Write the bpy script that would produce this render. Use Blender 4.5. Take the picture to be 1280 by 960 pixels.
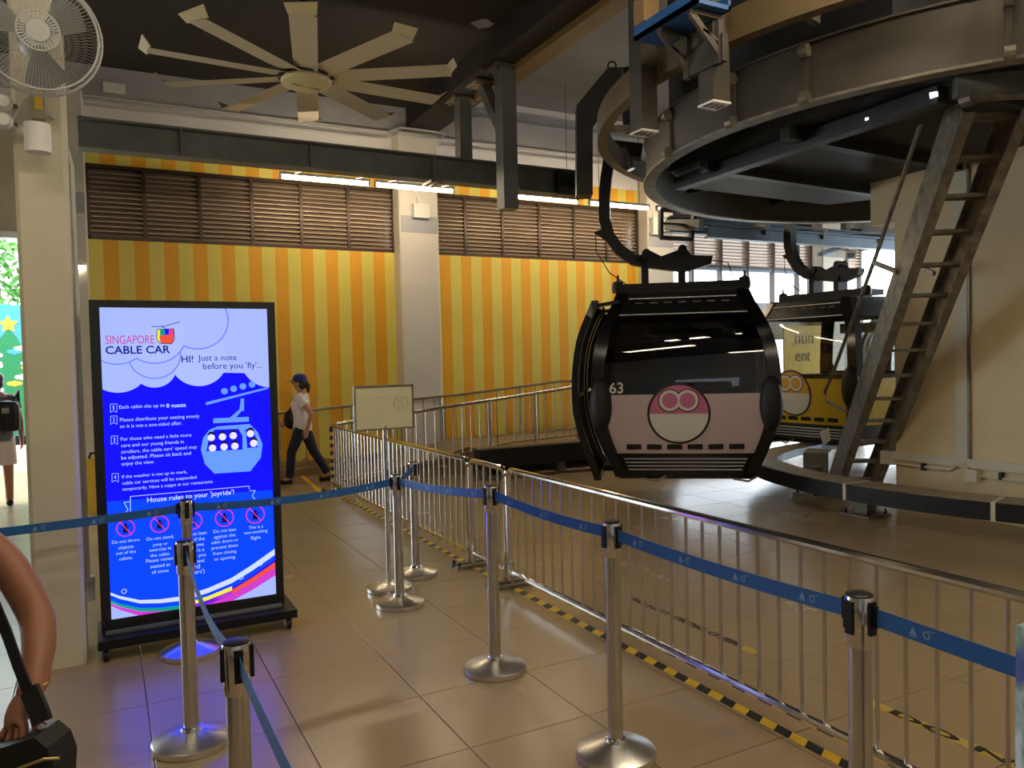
import bpy, math, random
import numpy as np
from mathutils import Vector, Matrix
random.seed(7)
PI = math.pi
# ---------------------------------------------------------------- scene, camera, light
scene = bpy.context.scene
for o in list(bpy.data.objects): bpy.data.objects.remove(o)
COL = scene.collection
F_PX, YAW, PITCH, ROLL, CAMH = 972.0, math.radians(27.727), math.radians(-1.792), math.radians(-1.315), 1.66
_f = Vector((math.sin(YAW)*math.cos(PITCH), math.cos(YAW)*math.cos(PITCH), math.sin(PITCH)))
_r0 = Vector((math.cos(YAW), -math.sin(YAW), 0)); _u0 = _r0.cross(_f)
_r = _r0*math.cos(ROLL) + _u0*math.sin(ROLL); _u = _u0*math.cos(ROLL) - _r0*math.sin(ROLL)
CAM = Vector((0, 0, CAMH))
cd = bpy.data.cameras.new('camera'); cam = bpy.data.objects.new('camera', cd); COL.objects.link(cam)
cd.sensor_width = 36; cd.lens = 36*F_PX/1280; cd.clip_start = 0.05; cd.clip_end = 200
m3 = Matrix((_r, _u, -_f)).transposed(); cam.matrix_world = Matrix.Translation(CAM) @ m3.to_4x4()
scene.camera = cam
scene.view_settings.view_transform = 'Standard'; scene.view_settings.look = 'None'
scene.view_settings.gamma = 1; scene.view_settings.use_curve_mapping = False
scene.view_settings.exposure = 0.0
scene.cycles.sample_clamp_indirect = 4.0

w = bpy.data.worlds.new('world'); scene.world = w; w.use_nodes = True
bg = w.node_tree.nodes['Background']; bg.inputs['Color'].default_value = (0.82, 0.92, 1.0, 1); bg.inputs['Strength'].default_value = 9.0

WARM = (1.0, 0.84, 0.62)
LAMPS = [(0.9, 1.3, 4.45, 42), (3.4, 2.6, 4.55, 48), (-1.6, 3.2, 4.45, 30), (2.6, -1.6, 4.45, 37), (6.1, 1.0, 4.55, 35)]   # x, y, z, tube radiance
# ---------------------------------------------------------------- pixel helpers (survey of the photograph)
def ray(x, y): return _f + _r*((x-640)/F_PX) + _u*((480-y)/F_PX)
def ZP(x, y, z=0.0): d = ray(x, y); return CAM + d*((z-CAMH)/d.z)
def WY(x, y, Y): d = ray(x, y); return CAM + d*(Y/d.y)
def WX(x, y, X): d = ray(x, y); return CAM + d*(X/d.x)
def DP(x, y, d): return CAM + ray(x, y)*d
def PX(p):
    d = Vector(p)-CAM; k = d.dot(_f)
    return (640+F_PX*d.dot(_r)/k, 480-F_PX*d.dot(_u)/k, k)

# ---------------------------------------------------------------- materials
MATS = {}
def mat(name, col, rough=0.5, metal=0.0, var=0.0, vscale=4.0, bump=0.0, bscale=60.0, emit=None, estr=0.0, spec=0.5, rand=0.0, coord='Object', stretch=(1, 1, 1), rvar=0.0):
    if name in MATS: return MATS[name]
    m = bpy.data.materials.new(name); m.use_nodes = True; nt = m.node_tree; b = nt.nodes['Principled BSDF']
    b.inputs['Base Color'].default_value = (*col, 1); b.inputs['Roughness'].default_value = rough
    b.inputs['Metallic'].default_value = metal; b.inputs['Specular IOR Level'].default_value = spec
    tc = None
    def coords():
        nonlocal tc
        if tc is None:
            t = nt.nodes.new('ShaderNodeTexCoord'); mp = nt.nodes.new('ShaderNodeMapping')
            mp.inputs['Scale'].default_value = stretch
            nt.links.new((nt.nodes.new('ShaderNodeNewGeometry').outputs['Position'] if coord == 'Pos' else t.outputs[coord]), mp.inputs['Vector']); tc = mp.outputs['Vector']
        return tc
    if var or rand:
        mul = None
        if var:
            n = nt.nodes.new('ShaderNodeTexNoise'); n.inputs['Scale'].default_value = vscale; n.inputs['Detail'].default_value = 6
            nt.links.new(coords(), n.inputs['Vector'])
            mr = nt.nodes.new('ShaderNodeMapRange'); mr.inputs[1].default_value = 0.3; mr.inputs[2].default_value = 0.7
            mr.inputs[3].default_value = 1-var; mr.inputs[4].default_value = 1+var
            nt.links.new(n.outputs['Fac'], mr.inputs['Value']); mul = mr.outputs[0]
            if rvar:
                m2 = nt.nodes.new('ShaderNodeMapRange'); m2.inputs[1].default_value = .3; m2.inputs[2].default_value = .7
                m2.inputs[3].default_value = rough-rvar; m2.inputs[4].default_value = rough+rvar
                nt.links.new(n.outputs['Fac'], m2.inputs['Value']); nt.links.new(m2.outputs[0], b.inputs['Roughness'])
        if rand:
            oi = nt.nodes.new('ShaderNodeObjectInfo'); mr = nt.nodes.new('ShaderNodeMapRange')
            mr.inputs[3].default_value = 1-rand; mr.inputs[4].default_value = 1+rand
            nt.links.new(oi.outputs['Random'], mr.inputs['Value'])
            if mul is None: mul = mr.outputs[0]
            else:
                mm = nt.nodes.new('ShaderNodeMath'); mm.operation = 'MULTIPLY'
                nt.links.new(mul, mm.inputs[0]); nt.links.new(mr.outputs[0], mm.inputs[1]); mul = mm.outputs[0]
        vm = nt.nodes.new('ShaderNodeVectorMath'); vm.operation = 'SCALE'; vm.inputs[0].default_value = col
        nt.links.new(mul, vm.inputs['Scale']); nt.links.new(vm.outputs[0], b.inputs['Base Color'])
    if bump:
        n = nt.nodes.new('ShaderNodeTexNoise'); n.inputs['Scale'].default_value = bscale; n.inputs['Detail'].default_value = 4
        nt.links.new(coords(), n.inputs['Vector'])
        bp = nt.nodes.new('ShaderNodeBump'); bp.inputs['Strength'].default_value = bump; bp.inputs['Distance'].default_value = 0.01
        nt.links.new(n.outputs['Fac'], bp.inputs['Height']); nt.links.new(bp.outputs[0], b.inputs['Normal'])
    if emit:
        b.inputs['Emission Color'].default_value = (*emit, 1); b.inputs['Emission Strength'].default_value = estr
    MATS[name] = m; return m
def srgb(r, g, b):
    f = lambda c: ((c/255+0.055)/1.055)**2.4 if c > 10 else c/255/12.92
    return (f(r), f(g), f(b))
def emis(name, col, s):
    if name in MATS: return MATS[name]
    m = bpy.data.materials.new(name); m.use_nodes = True; nt = m.node_tree; nt.nodes.clear()
    e = nt.nodes.new('ShaderNodeEmission'); e.inputs[0].default_value = (*col, 1); e.inputs[1].default_value = s
    o = nt.nodes.new('ShaderNodeOutputMaterial'); nt.links.new(e.outputs[0], o.inputs[0]); MATS[name] = m; return m
def glass(name, tint, refl=0.06, rough=0.02):
    if name in MATS: return MATS[name]
    m = bpy.data.materials.new(name); m.use_nodes = True; nt = m.node_tree; nt.nodes.clear()
    t = nt.nodes.new('ShaderNodeBsdfTransparent'); t.inputs[0].default_value = (*tint, 1)
    g = nt.nodes.new('ShaderNodeBsdfGlossy'); g.inputs['Roughness'].default_value = rough
    ge = nt.nodes.new('ShaderNodeNewGeometry'); dt = nt.nodes.new('ShaderNodeVectorMath'); dt.operation = 'DOT_PRODUCT'
    nt.links.new(ge.outputs['Normal'], dt.inputs[0]); nt.links.new(ge.outputs['Incoming'], dt.inputs[1])
    ab = nt.nodes.new('ShaderNodeMath'); ab.operation = 'ABSOLUTE'; nt.links.new(dt.outputs['Value'], ab.inputs[0])
    om = nt.nodes.new('ShaderNodeMath'); om.operation = 'SUBTRACT'; om.inputs[0].default_value = 1.0; om.use_clamp = True; nt.links.new(ab.outputs[0], om.inputs[1])
    pw = nt.nodes.new('ShaderNodeMath'); pw.operation = 'POWER'; pw.inputs[1].default_value = 5.0; nt.links.new(om.outputs[0], pw.inputs[0])
    mr = nt.nodes.new('ShaderNodeMath'); mr.operation = 'MULTIPLY_ADD'; mr.inputs[1].default_value = 0.9; mr.inputs[2].default_value = refl+0.04
    nt.links.new(pw.outputs[0], mr.inputs[0])
    mx = nt.nodes.new('ShaderNodeMixShader'); o = nt.nodes.new('ShaderNodeOutputMaterial')
    nt.links.new(mr.outputs[0], mx.inputs[0]); nt.links.new(t.outputs[0], mx.inputs[1]); nt.links.new(g.outputs[0], mx.inputs[2])
    nt.links.new(mx.outputs[0], o.inputs[0]); MATS[name] = m; return m

TILE = mat('floor tile', srgb(156, 136, 105), 0.25, var=0.06, vscale=0.9, rand=0.04, spec=0.5, rvar=0.03, coord='Pos')
GROUT = mat('grout', srgb(72, 63, 52), 0.8, var=0.15, vscale=12)
STEEL = mat('brushed stainless', (0.62, 0.60, 0.57), 0.24, 1.0, var=0.08, vscale=9)
CHROME = mat('polished stainless', (0.72, 0.70, 0.67), 0.12, 1.0, var=0.05, vscale=6)
BLACKPL = mat('black plastic', (0.006, 0.006, 0.007), 0.42, spec=0.3)
BLACKRUB = mat('black rubber', (0.006, 0.006, 0.007), 0.6, bump=0.05)
DKSTEEL = mat('dark grey painted steel', srgb(104, 107, 102), 0.55, var=0.18, vscale=3, bump=0.03, bscale=30)
BLKSTEEL = mat('black painted steel', srgb(38, 39, 40), 0.5, var=0.2, vscale=4)
RAILST = mat('olive grey rail steel', srgb(72, 66, 56), 0.5, 0.2, var=0.22, vscale=2.5, bump=0.04, bscale=20, rvar=0.1)
GALV = mat('galvanised steel', srgb(120, 114, 100), 0.5, 0.5, var=0.35, vscale=9, bump=0.05, bscale=30)
LADST = mat('worn galvanised ladder steel', srgb(126, 120, 106), 0.55, 0.2, var=0.4, vscale=10, bump=0.06, bscale=30)
BLUEST = mat('blue grey structural steel', srgb(105, 120, 135), 0.45, 0.3, var=0.15, vscale=3)
BLUEPL = mat('blue painted steel', srgb(42, 92, 150), 0.45, var=0.15, vscale=5)
BEIGE = mat('beige column paint', srgb(200, 194, 170), 0.6, var=0.06, vscale=2.5, bump=0.03, bscale=40)
PILLAR = mat('cream pillar paint', srgb(222, 202, 160), 0.6, var=0.06, vscale=2.0, bump=0.03, bscale=40)
PTRIM = mat('pale pillar trim', srgb(214, 206, 184), 0.55, var=0.04)
WHITEW = mat('white wall paint', srgb(226, 224, 224), 0.7, var=0.06, vscale=1.5, bump=0.03, bscale=30)
CONCR = mat('grey concrete paint', srgb(168, 168, 172), 0.8, var=0.12, vscale=2.0, bump=0.05, bscale=20)
COLW = mat('off white pilaster paint', srgb(214, 208, 196), 0.65, var=0.05, vscale=2, bump=0.02)
CEILB = mat('black ceiling paint', srgb(44, 40, 38), 0.85, var=0.15, vscale=1.2, bump=0.06, bscale=12)
CEILG = mat('grey ceiling paint', srgb(120, 120, 122), 0.85, var=0.15, vscale=1.0, bump=0.06, bscale=12)
BROWNB = mat('ochre beam paint', srgb(120, 92, 50), 0.6, var=0.15, vscale=2)
LOUV = mat('brown louvre aluminium', srgb(158, 138, 118), 0.36, 0.25, var=0.06, vscale=4)
LOUVF = mat('dark brown louvre frame', srgb(70, 55, 45), 0.4, 0.4)
WHITEPL = mat('white plastic', srgb(225, 224, 218), 0.4)
PVC = mat('grey white conduit', srgb(190, 190, 188), 0.5)
YELLOWT = mat('yellow tape', srgb(225, 185, 45), 0.5, var=0.08, vscale=8)
BLACKT = mat('black tape', srgb(30, 30, 28), 0.5)
OLDTAPE = mat('worn yellow floor tape', srgb(180, 155, 70), 0.55, var=0.15, vscale=10)
BELT = mat('blue webbing', srgb(28, 92, 160), 0.6, bump=0.08, bscale=300)
BELTP = mat('pale belt print', srgb(130, 160, 195), 0.6)
GLASSD = glass('tinted cabin glass', (0.09, 0.09, 0.095), 0.025)
GLASSL = glass('lighter tinted cabin glass', (0.55, 0.56, 0.54), 0.03)
GLASSW = glass('window glass', (0.92, 0.95, 0.96), 0.02)
TUBEM = emis('warm tube glow', (1.0, 0.80, 0.55), 80.0)
CABBLK = mat('gloss black cabin frame', (0.004, 0.004, 0.005), 0.18, spec=0.5)
CABDK = mat('satin black cabin roof', (0.005, 0.005, 0.006), 0.45, spec=0.25)
SILV = mat('silver trim', (0.55, 0.55, 0.55), 0.3, 0.9)
PINKP = mat('pale pink vinyl', srgb(198, 178, 180), 0.35, var=0.03, vscale=3)
YELP = mat('yellow vinyl', srgb(210, 180, 40), 0.35, var=0.04, vscale=3)
GREYP = mat('slate cabin vinyl', srgb(70, 78, 92), 0.35, var=0.04, vscale=3)
EMBD = mat('dark emblem vinyl', srgb(44, 24, 34), 0.4)
EMBP = mat('pink emblem vinyl', srgb(196, 112, 150), 0.4)
EMBC = mat('cream emblem vinyl', srgb(218, 218, 208), 0.4)
SKIN = mat('skin', srgb(188, 138, 108), 0.5, var=0.06, vscale=8)
SKIN2 = mat('tan skin', srgb(150, 100, 72), 0.5, var=0.06, vscale=8, bump=0.03, bscale=120)
HAIR = mat('dark hair', (0.012, 0.009, 0.008), 0.5)

# ---------------------------------------------------------------- mesh builder
ORG = {}
class MB:
    def __init__(s): s.v = []; s.f = []
    def add(s, vs, fs):
        o = len(s.v); s.v += [Vector(p) for p in vs]; s.f += [tuple(i+o for i in f) for f in fs]; return s
    def box(s, c, d, M=None):
        x, y, z = d[0]/2, d[1]/2, d[2]/2
        vs = [Vector((a*x, b*y, e*z)) for a in (-1, 1) for b in (-1, 1) for e in (-1, 1)]
        if M is not None: vs = [M @ v for v in vs]
        c = Vector(c)
        return s.add([v+c for v in vs], [(0, 1, 3, 2), (4, 6, 7, 5), (0, 4, 5, 1), (2, 3, 7, 6), (0, 2, 6, 4), (1, 5, 7, 3)])
    def span(s, a, b): return s.box([(a[i]+b[i])/2 for i in range(3)], [abs(b[i]-a[i]) for i in range(3)])
    def sweep(s, path, prof, up=(0, 0, 1), closed=False, caps=True):
        path = [Vector(p) for p in path]; n = len(path); k = len(prof); vs = []
        for i, p in enumerate(path):
            a = path[i-1] if (i > 0 or closed) else path[i]; b = path[(i+1) % n] if (i < n-1 or closed) else path[i]
            t = (b-a).normalized(); U = Vector(up)
            if abs(t.dot(U)) > 0.98: U = Vector((0, 1, 0)) if abs(t.y) < 0.9 else Vector((1, 0, 0))
            sd = t.cross(U).normalized(); uu = sd.cross(t)
            vs += [p+sd*q[0]+uu*q[1] for q in prof]
        fs = []
        for i in range(n if closed else n-1):
            j = (i+1) % n
            for q in range(k): fs.append((i*k+q, i*k+(q+1) % k, j*k+(q+1) % k, j*k+q))
        if not closed and caps: fs += [tuple(range(k-1, -1, -1)), tuple((n-1)*k+q for q in range(k))]
        return s.add(vs, fs)
    def limb(s, path, rads, n=16, flat=False):
        path = [Vector(p) for p in path]; vs = []
        for i, p in enumerate(path):
            r_ = rads[i] if isinstance(rads[i], tuple) else (rads[i], rads[i])
            t = (path[min(i+1, len(path)-1)]-path[max(i-1, 0)]).normalized()
            if flat: ax, ay = Vector((1, 0, 0)), Vector((0, 1, 0))
            else:
                ax = t.cross(Vector((0, 1, 0)) if abs(t.y) < .9 else Vector((1, 0, 0))).normalized(); ay = t.cross(ax)
            vs += [p+ax*(r_[0]*math.cos(2*PI*q/n))+ay*(r_[1]*math.sin(2*PI*q/n)) for q in range(n)]
        m = len(path); fs = [(i*n+q, i*n+(q+1) % n, (i+1)*n+(q+1) % n, (i+1)*n+q) for i in range(m-1) for q in range(n)]
        fs += [tuple(range(n-1, -1, -1)), tuple((m-1)*n+q for q in range(n))]
        return s.add(vs, fs)
    def tube(s, path, r, n=10, up=(0, 0, 1), closed=False):
        return s.sweep(path, [(r*math.cos(2*PI*i/n), r*math.sin(2*PI*i/n)) for i in range(n)], up, closed)
    def bar(s, a, b, wd, ht, up=(0, 0, 1)):
        return s.sweep([a, b], [(-wd/2, -ht/2), (wd/2, -ht/2), (wd/2, ht/2), (-wd/2, ht/2)], up)
    def lathe(s, c, prof, n=24, M=None):
        c = Vector(c); k = len(prof); vs = []
        for i in range(n):
            a = 2*PI*i/n
            for r, z in prof:
                v = Vector((r*math.cos(a), r*math.sin(a), z))
                vs.append(c+(M @ v if M is not None else v))
        fs = [(i*k+q, ((i+1) % n)*k+q, ((i+1) % n)*k+q+1, i*k+q+1) for i in range(n) for q in range(k-1)]
        fs += [tuple(i*k for i in range(n-1, -1, -1)), tuple(i*k+k-1 for i in range(n))]
        return s.add(vs, fs)
    def prism(s, poly, z0, z1):
        n = len(poly)
        return s.add([(p[0], p[1], z0) for p in poly]+[(p[0], p[1], z1) for p in poly],
                     [tuple(range(n-1, -1, -1)), tuple(range(n, 2*n))]+[(i, (i+1) % n, n+(i+1) % n, n+i) for i in range(n)])
    def slab(s, pts, off):
        n = len(pts); pts = [Vector(p) for p in pts]; off = Vector(off)
        return s.add(pts+[p+off for p in pts], [tuple(range(n-1, -1, -1)), tuple(range(n, 2*n))]+[(i, (i+1) % n, n+(i+1) % n, n+i) for i in range(n)])
    def ring(s, c, prof, a0, a1, n):
        c = Vector((c[0], c[1], 0)); k = len(prof); full = abs(a1-a0) > 2*PI-1e-4; m = n if full else n+1; vs = []
        for i in range(m):
            a = a0+(a1-a0)*i/n
            vs += [c+Vector((r*math.cos(a), r*math.sin(a), z)) for r, z in prof]
        fs = [(i*k+q, ((i+1) % m)*k+q, ((i+1) % m)*k+(q+1) % k, i*k+(q+1) % k) for i in range(n) for q in range(k)]
        if not full: fs += [tuple(range(k-1, -1, -1)), tuple((m-1)*k+q for q in range(k))]
        return s.add(vs, fs)
    def ell(s, c, r, n=14, m=8, M=None):
        c = Vector(c); vs = []; fs = []
        for j in range(m+1):
            ph = PI*j/m
            for i in range(n):
                a = 2*PI*i/n; v = Vector((r[0]*math.sin(ph)*math.cos(a), r[1]*math.sin(ph)*math.sin(a), r[2]*math.cos(ph)))
                vs.append(c+(M @ v if M is not None else v))
        for j in range(m):
            for i in range(n): fs.append((j*n+i, (j+1)*n+i, (j+1)*n+(i+1) % n, j*n+(i+1) % n))
        return s.add(vs, fs)
    def mesh(s, name, org=None, smooth=False):
        me = bpy.data.meshes.new(name); org = org or Vector((0, 0, 0))
        me.from_pydata([v-org for v in s.v], [], s.f); me.update()
        import bmesh
        bm = bmesh.new(); bm.from_mesh(me); bmesh.ops.remove_doubles(bm, verts=bm.verts, dist=1e-5)
        bmesh.ops.recalc_face_normals(bm, faces=bm.faces); bm.to_mesh(me); bm.free()
        if smooth: me.shade_smooth(); me.set_sharp_from_angle(angle=math.radians(35))
        return me
    def build(s, name, m, parent=None, smooth=False):
        org = ORG.get(parent, Vector((0, 0, 0))) if parent else (s.base() if parent is None else None)
        me = s.mesh(name, org, smooth); me.materials.append(m)
        o = bpy.data.objects.new(name, me); COL.objects.link(o)
        if parent: o.parent = parent; ORG[o] = ORG.get(parent, Vector((0, 0, 0)))
        else: o.location = org; ORG[o] = org.copy()
        return o
    def base(s):
        xs = [v.x for v in s.v]; ys = [v.y for v in s.v]; zs = [v.z for v in s.v]
        return Vector(((min(xs)+max(xs))/2, (min(ys)+max(ys))/2, min(zs)))
def inst(name, me, loc, parent, rot=None):
    o = bpy.data.objects.new(name, me); COL.objects.link(o)
    o.parent = parent; o.location = Vector(loc)-ORG.get(parent, Vector((0, 0, 0)))
    if rot is not None: o.rotation_euler = rot
    return o
def tag(o, label=None, cat=None, group=None, kind=None):
    if label: o['label'] = label
    if cat: o['category'] = cat
    if group: o['group'] = group
    if kind: o['kind'] = kind
    return o
def thing(name, loc, label, cat, group=None, local=False):
    o = bpy.data.objects.new(name, None); COL.objects.link(o); o.location = loc; o.empty_display_size = 0.1
    ORG[o] = Vector((0, 0, 0)) if local else Vector(loc)
    return tag(o, label, cat, group)
def struct(o): return tag(o, kind='structure')
def text_mesh(s, bold=0.0, align='LEFT'):
    cu = bpy.data.curves.new('t', 'FONT'); cu.body = s; cu.size = 1; cu.resolution_u = 3; cu.offset = bold; cu.align_x = align
    o = bpy.data.objects.new('t', cu); COL.objects.link(o)
    dg = bpy.context.evaluated_depsgraph_get(); me = bpy.data.meshes.new_from_object(o.evaluated_get(dg))
    bpy.data.objects.remove(o); bpy.data.curves.remove(cu)
    return me
def text_on(name, s, origin, xdir, zdir, width, m, parent, bold=0.0, thick=0.0, center=False, height=None):
    """flat lettering: origin = left end of the baseline, fitted to a given width"""
    me = text_mesh(s, bold); xs = [v.co.x for v in me.vertices]
    if not xs: return None
    x0, x1 = min(xs), max(xs); sc = width/(x1-x0); szs = sc if height is None else height/0.7
    X = Vector(xdir).normalized(); Zd = Vector(zdir).normalized(); O = Vector(origin)-ORG.get(parent, Vector((0, 0, 0)))
    for v in me.vertices:
        v.co = O+X*((v.co.x-x0)*sc-(width/2 if center else 0))+Zd*(v.co.y*szs)
    me.materials.clear(); me.materials.append(m); me.name = name
    o = bpy.data.objects.new(name, me); COL.objects.link(o); o.parent = parent; ORG[o] = ORG.get(parent, Vector((0, 0, 0)))
    return o

# ================================================================ STRUCTURE
WALLY = 11.68; LZ0, LZ1 = 3.377, 4.37
# floor with tiles
TS = 0.6; OX, OY = 0.137, 5.408
fl = struct(MB().span((-7.2, -5.2, -0.12), (22, 24, -0.004)).build('floor', GROUT))
tb = MB(); h = TS/2-0.0022; c = 0.0010
tb.add([(-h, -h, -.006), (h, -h, -.006), (h, h, -.006), (-h, h, -.006), (-h, -h, -c), (h, -h, -c), (h, h, -c), (-h, h, -c),
        (-h+c, -h+c, 0), (h-c, -h+c, 0), (h-c, h-c, 0), (-h+c, h-c, 0)],
       [(0, 1, 5, 4), (1, 2, 6, 5), (2, 3, 7, 6), (3, 0, 4, 7), (4, 5, 9, 8), (5, 6, 10, 9), (6, 7, 11, 10), (7, 4, 8, 11), (8, 9, 10, 11)])
tme = tb.mesh('tile'); tme.materials.append(TILE)
cells = []
for i in range(-11, 36):
    for j in range(-11, 18):
        x, y = OX+(i+.5)*TS, OY+(j+.5)*TS
        if y > WALLY+0.2 and -0.7 < x < 9.4: continue
        if not (-6.9 < x < 21.9): continue
        k = PX((x, y, 0)); vis = k[2] > 0.6 and -60 < k[0] < 1340 and k[1] < 1010
        cells.append((0 if vis else 1, (Vector((x, y, 0))-CAM).length, x, y))
cells.sort()
rest = MB()
for n, (v, d, x, y) in enumerate(cells):
    if n < 290 and v == 0: inst('tile', tme, (x, y, 0), fl)
    else: rest.add([p.co+Vector((x, y, 0)) for p in tme.vertices], [tuple(f.vertices) for f in tme.polygons])
tag(rest.build('tile', TILE, fl), kind='stuff')

# striped paint
def stripe_mat():
    m = bpy.data.materials.new('yellow and orange stripes'); m.use_nodes = True; nt = m.node_tree; b = nt.nodes['Principled BSDF']
    g = nt.nodes.new('ShaderNodeNewGeometry'); sx = nt.nodes.new('ShaderNodeSeparateXYZ'); nt.links.new(g.outputs['Position'], sx.inputs[0])
    a = nt.nodes.new('ShaderNodeMath'); a.operation = 'ADD'; a.inputs[1].default_value = 40*0.3705-0.06; nt.links.new(sx.outputs[0], a.inputs[0])
    mo = nt.nodes.new('ShaderNodeMath'); mo.operation = 'MODULO'; mo.inputs[1].default_value = 0.3705; nt.links.new(a.outputs[0], mo.inputs[0])
    lt = nt.nodes.new('ShaderNodeMath'); lt.operation = 'LESS_THAN'; lt.inputs[1].default_value = 0.185; nt.links.new(mo.outputs[0], lt.inputs[0])
    mx = nt.nodes.new('ShaderNodeMix'); mx.data_type = 'RGBA'
    mx.inputs[6].default_value = (*srgb(228, 212, 100), 1); mx.inputs[7].default_value = (*srgb(236, 172, 36), 1)
    nt.links.new(lt.outputs[0], mx.inputs[0])
    n = nt.nodes.new('ShaderNodeTexNoise'); n.inputs['Scale'].default_value = 1.3; n.inputs['Detail'].default_value = 6
    nt.links.new(g.outputs['Position'], n.inputs['Vector'])
    mr = nt.nodes.new('ShaderNodeMapRange'); mr.inputs[1].default_value = .3; mr.inputs[2].default_value = .7; mr.inputs[3].default_value = .92; mr.inputs[4].default_value = 1.05
    nt.links.new(n.outputs['Fac'], mr.inputs['Value'])
    vm = nt.nodes.new('ShaderNodeVectorMath'); vm.operation = 'SCALE'; nt.links.new(mx.outputs[2], vm.inputs[0]); nt.links.new(mr.outputs[0], vm.inputs['Scale'])
    # scuffed grey dado at the foot of the wall
    n2 = nt.nodes.new('ShaderNodeTexNoise'); n2.inputs['Scale'].default_value = 6; nt.links.new(g.outputs['Position'], n2.inputs['Vector'])
    ad = nt.nodes.new('ShaderNodeMath'); ad.operation = 'MULTIPLY_ADD'; ad.inputs[1].default_value = -0.16; nt.links.new(n2.outputs['Fac'], ad.inputs[0]); nt.links.new(sx.outputs[2], ad.inputs[2])
    l2 = nt.nodes.new('ShaderNodeMath'); l2.operation = 'LESS_THAN'; l2.inputs[1].default_value = 0.16; nt.links.new(ad.outputs[0], l2.inputs[0])
    m2 = nt.nodes.new('ShaderNodeMix'); m2.data_type = 'RGBA'; m2.inputs[7].default_value = (*srgb(170, 140, 90), 1)
    nt.links.new(l2.outputs[0], m2.inputs[0]); nt.links.new(vm.outputs[0], m2.inputs[6]); nt.links.new(m2.outputs[2], b.inputs['Base Color'])
    b.inputs['Roughness'].default_value = 0.55; return m
STRIPE = stripe_mat()
C0, C1, C2, C3 = (-0.75, -0.11), (4.106, 4.754), (8.85, 9.45), (13.39, 14.05)
wb = struct(MB().span((C0[1]-.02, WALLY, 0), (9.0, WALLY+.2, LZ0)).build('wall_back', STRIPE))
MB().span((C0[1]-.02, WALLY, LZ1), (9.0, WALLY+.2, 4.72)).build('striped_frieze', STRIPE, wb)
MB().span((-7, WALLY, 4.72), (15, WALLY+.2, 5.95)).build('upper_wall', WHITEW, wb)
MB().span((9.0, WALLY, LZ1), (15, WALLY+.2, 4.72)).build('plain_frieze', CONCR, wb)
MB().span((9.0, WALLY, 1.95), (15, WALLY+.2, 2.66)).build('exit_beam', CONCR, wb)
MB().span((9.0, WALLY, 0), (9.6, WALLY+.2, 1.95)).build('plain_wall', CONCR, wb)
MB().span((9.6, WALLY, 1.2), (11.7, WALLY+.2, 1.95)).build('plain_wall', CONCR, wb)
MB().span((13.3, WALLY, 0), (15, WALLY+.2, 1.95)).build('plain_wall', CONCR, wb)
MB().span((-7, WALLY, 3.42), (C0[1]-.02, WALLY+.2, 4.72)).build('entrance_lintel', BEIGE, wb)
MB().span((-7, WALLY-.05, 3.34), (C0[1]-.4, WALLY+.25, 3.42)).build('lintel_strip', WHITEPL, wb)
MB().span((-7, WALLY-.16, 5.22), (15, WALLY, 5.62)).build('ring_beam', CONCR, wb)
# ceiling
ce = struct(MB().span((-7, -5, 5.60), (4.3, WALLY, 5.75)).build('ceiling', CEILB))
MB().span((4.85, -5, 5.95), (15.2, WALLY+.2, 6.1)).build('raised_ceiling', CEILG, ce)
MB().span((4.3, -5, 5.30), (4.85, WALLY, 6.0)).build('downstand', CEILB, ce)
pp = MB(); rr = random.Random(3)
pc = ZP(604, 30, 5.60)
pp.slab([pc+Vector((math.cos(a)*.14*rr.uniform(.6, 1.1), math.sin(a)*.14*rr.uniform(.6, 1.1), -.004)) for a in [i*PI/6 for i in range(12)]], (0, 0, .004))
pp.build('bare_patch', CONCR, ce)
MB().span((4.62, 2.0, 5.22), (4.86, 9.7, 5.30)).build('ochre_flange', BROWNB, ce)
# other walls out of view
struct(MB().span((-7.2, -5.2, -.004), (15.2, -5, 6)).build('wall_front', WHITEW))
struct(MB().span((-7.2, -5, -.004), (-7, WALLY+.2, 6)).build('wall_left', BEIGE))
wr = struct(MB().span((15, -5, -.004), (15.2, 5.2, 6)).build('wall_right', WHITEW))
MB().span((15, 5.2, 3.9), (15.2, WALLY+.2, 6)).build('exit_lintel', CONCR, wr)

# louvre windows
def louvre(n, xs, backed=True):
    p = MB()
    for x in (xs[0], xs[-1]): p.span((x-.03, WALLY+.0, LZ0), (x+.03, WALLY+.1, LZ1))
    p.span((xs[0], WALLY, LZ0), (xs[-1], WALLY+.1, LZ0+.05)).span((xs[0], WALLY, LZ1-.05), (xs[-1], WALLY+.1, LZ1))
    wo = struct(p.build('window_%d' % n, LOUVF))
    ORG[wo] = wo.location.copy()
    me = {}
    for a, b in zip(xs[:-1], xs[1:]):
        if b != xs[-1]: MB().span((b-.022, WALLY-.01, LZ0), (b+.022, WALLY+.1, LZ1)).build('mullion', LOUVF, wo)
        wd = round(b-a, 2)
        if wd not in me:
            s = MB().slab([(-wd/2, -.035, -.035), (wd/2, -.035, -.035), (wd/2, .035, .03), (-wd/2, .035, .03)], (0, -.004, .008))
            s.slab([(-wd/2, -.040, -.040), (wd/2, -.040, -.040), (wd/2, -.034, -.040), (-wd/2, -.034, -.040)], (0, 0, .016))
            me[wd] = s.mesh('slat'); me[wd].materials.append(LOUV)
        for k in range(14):
            inst('slat', me[wd], ((a+b)/2, WALLY+.05, LZ0+.08+k*.064), wo)
    if backed: MB().span((xs[0], WALLY+.16, LZ0), (xs[-1], WALLY+.19, LZ1)).build('backing', LOUVF, wo)
louvre(1, [-.11, .58, 1.28, 1.98, 2.68, 3.39, 4.11])
louvre(2, [4.75, 5.34, 6.03, 6.74, 7.45, 8.15, 8.83])
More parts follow.
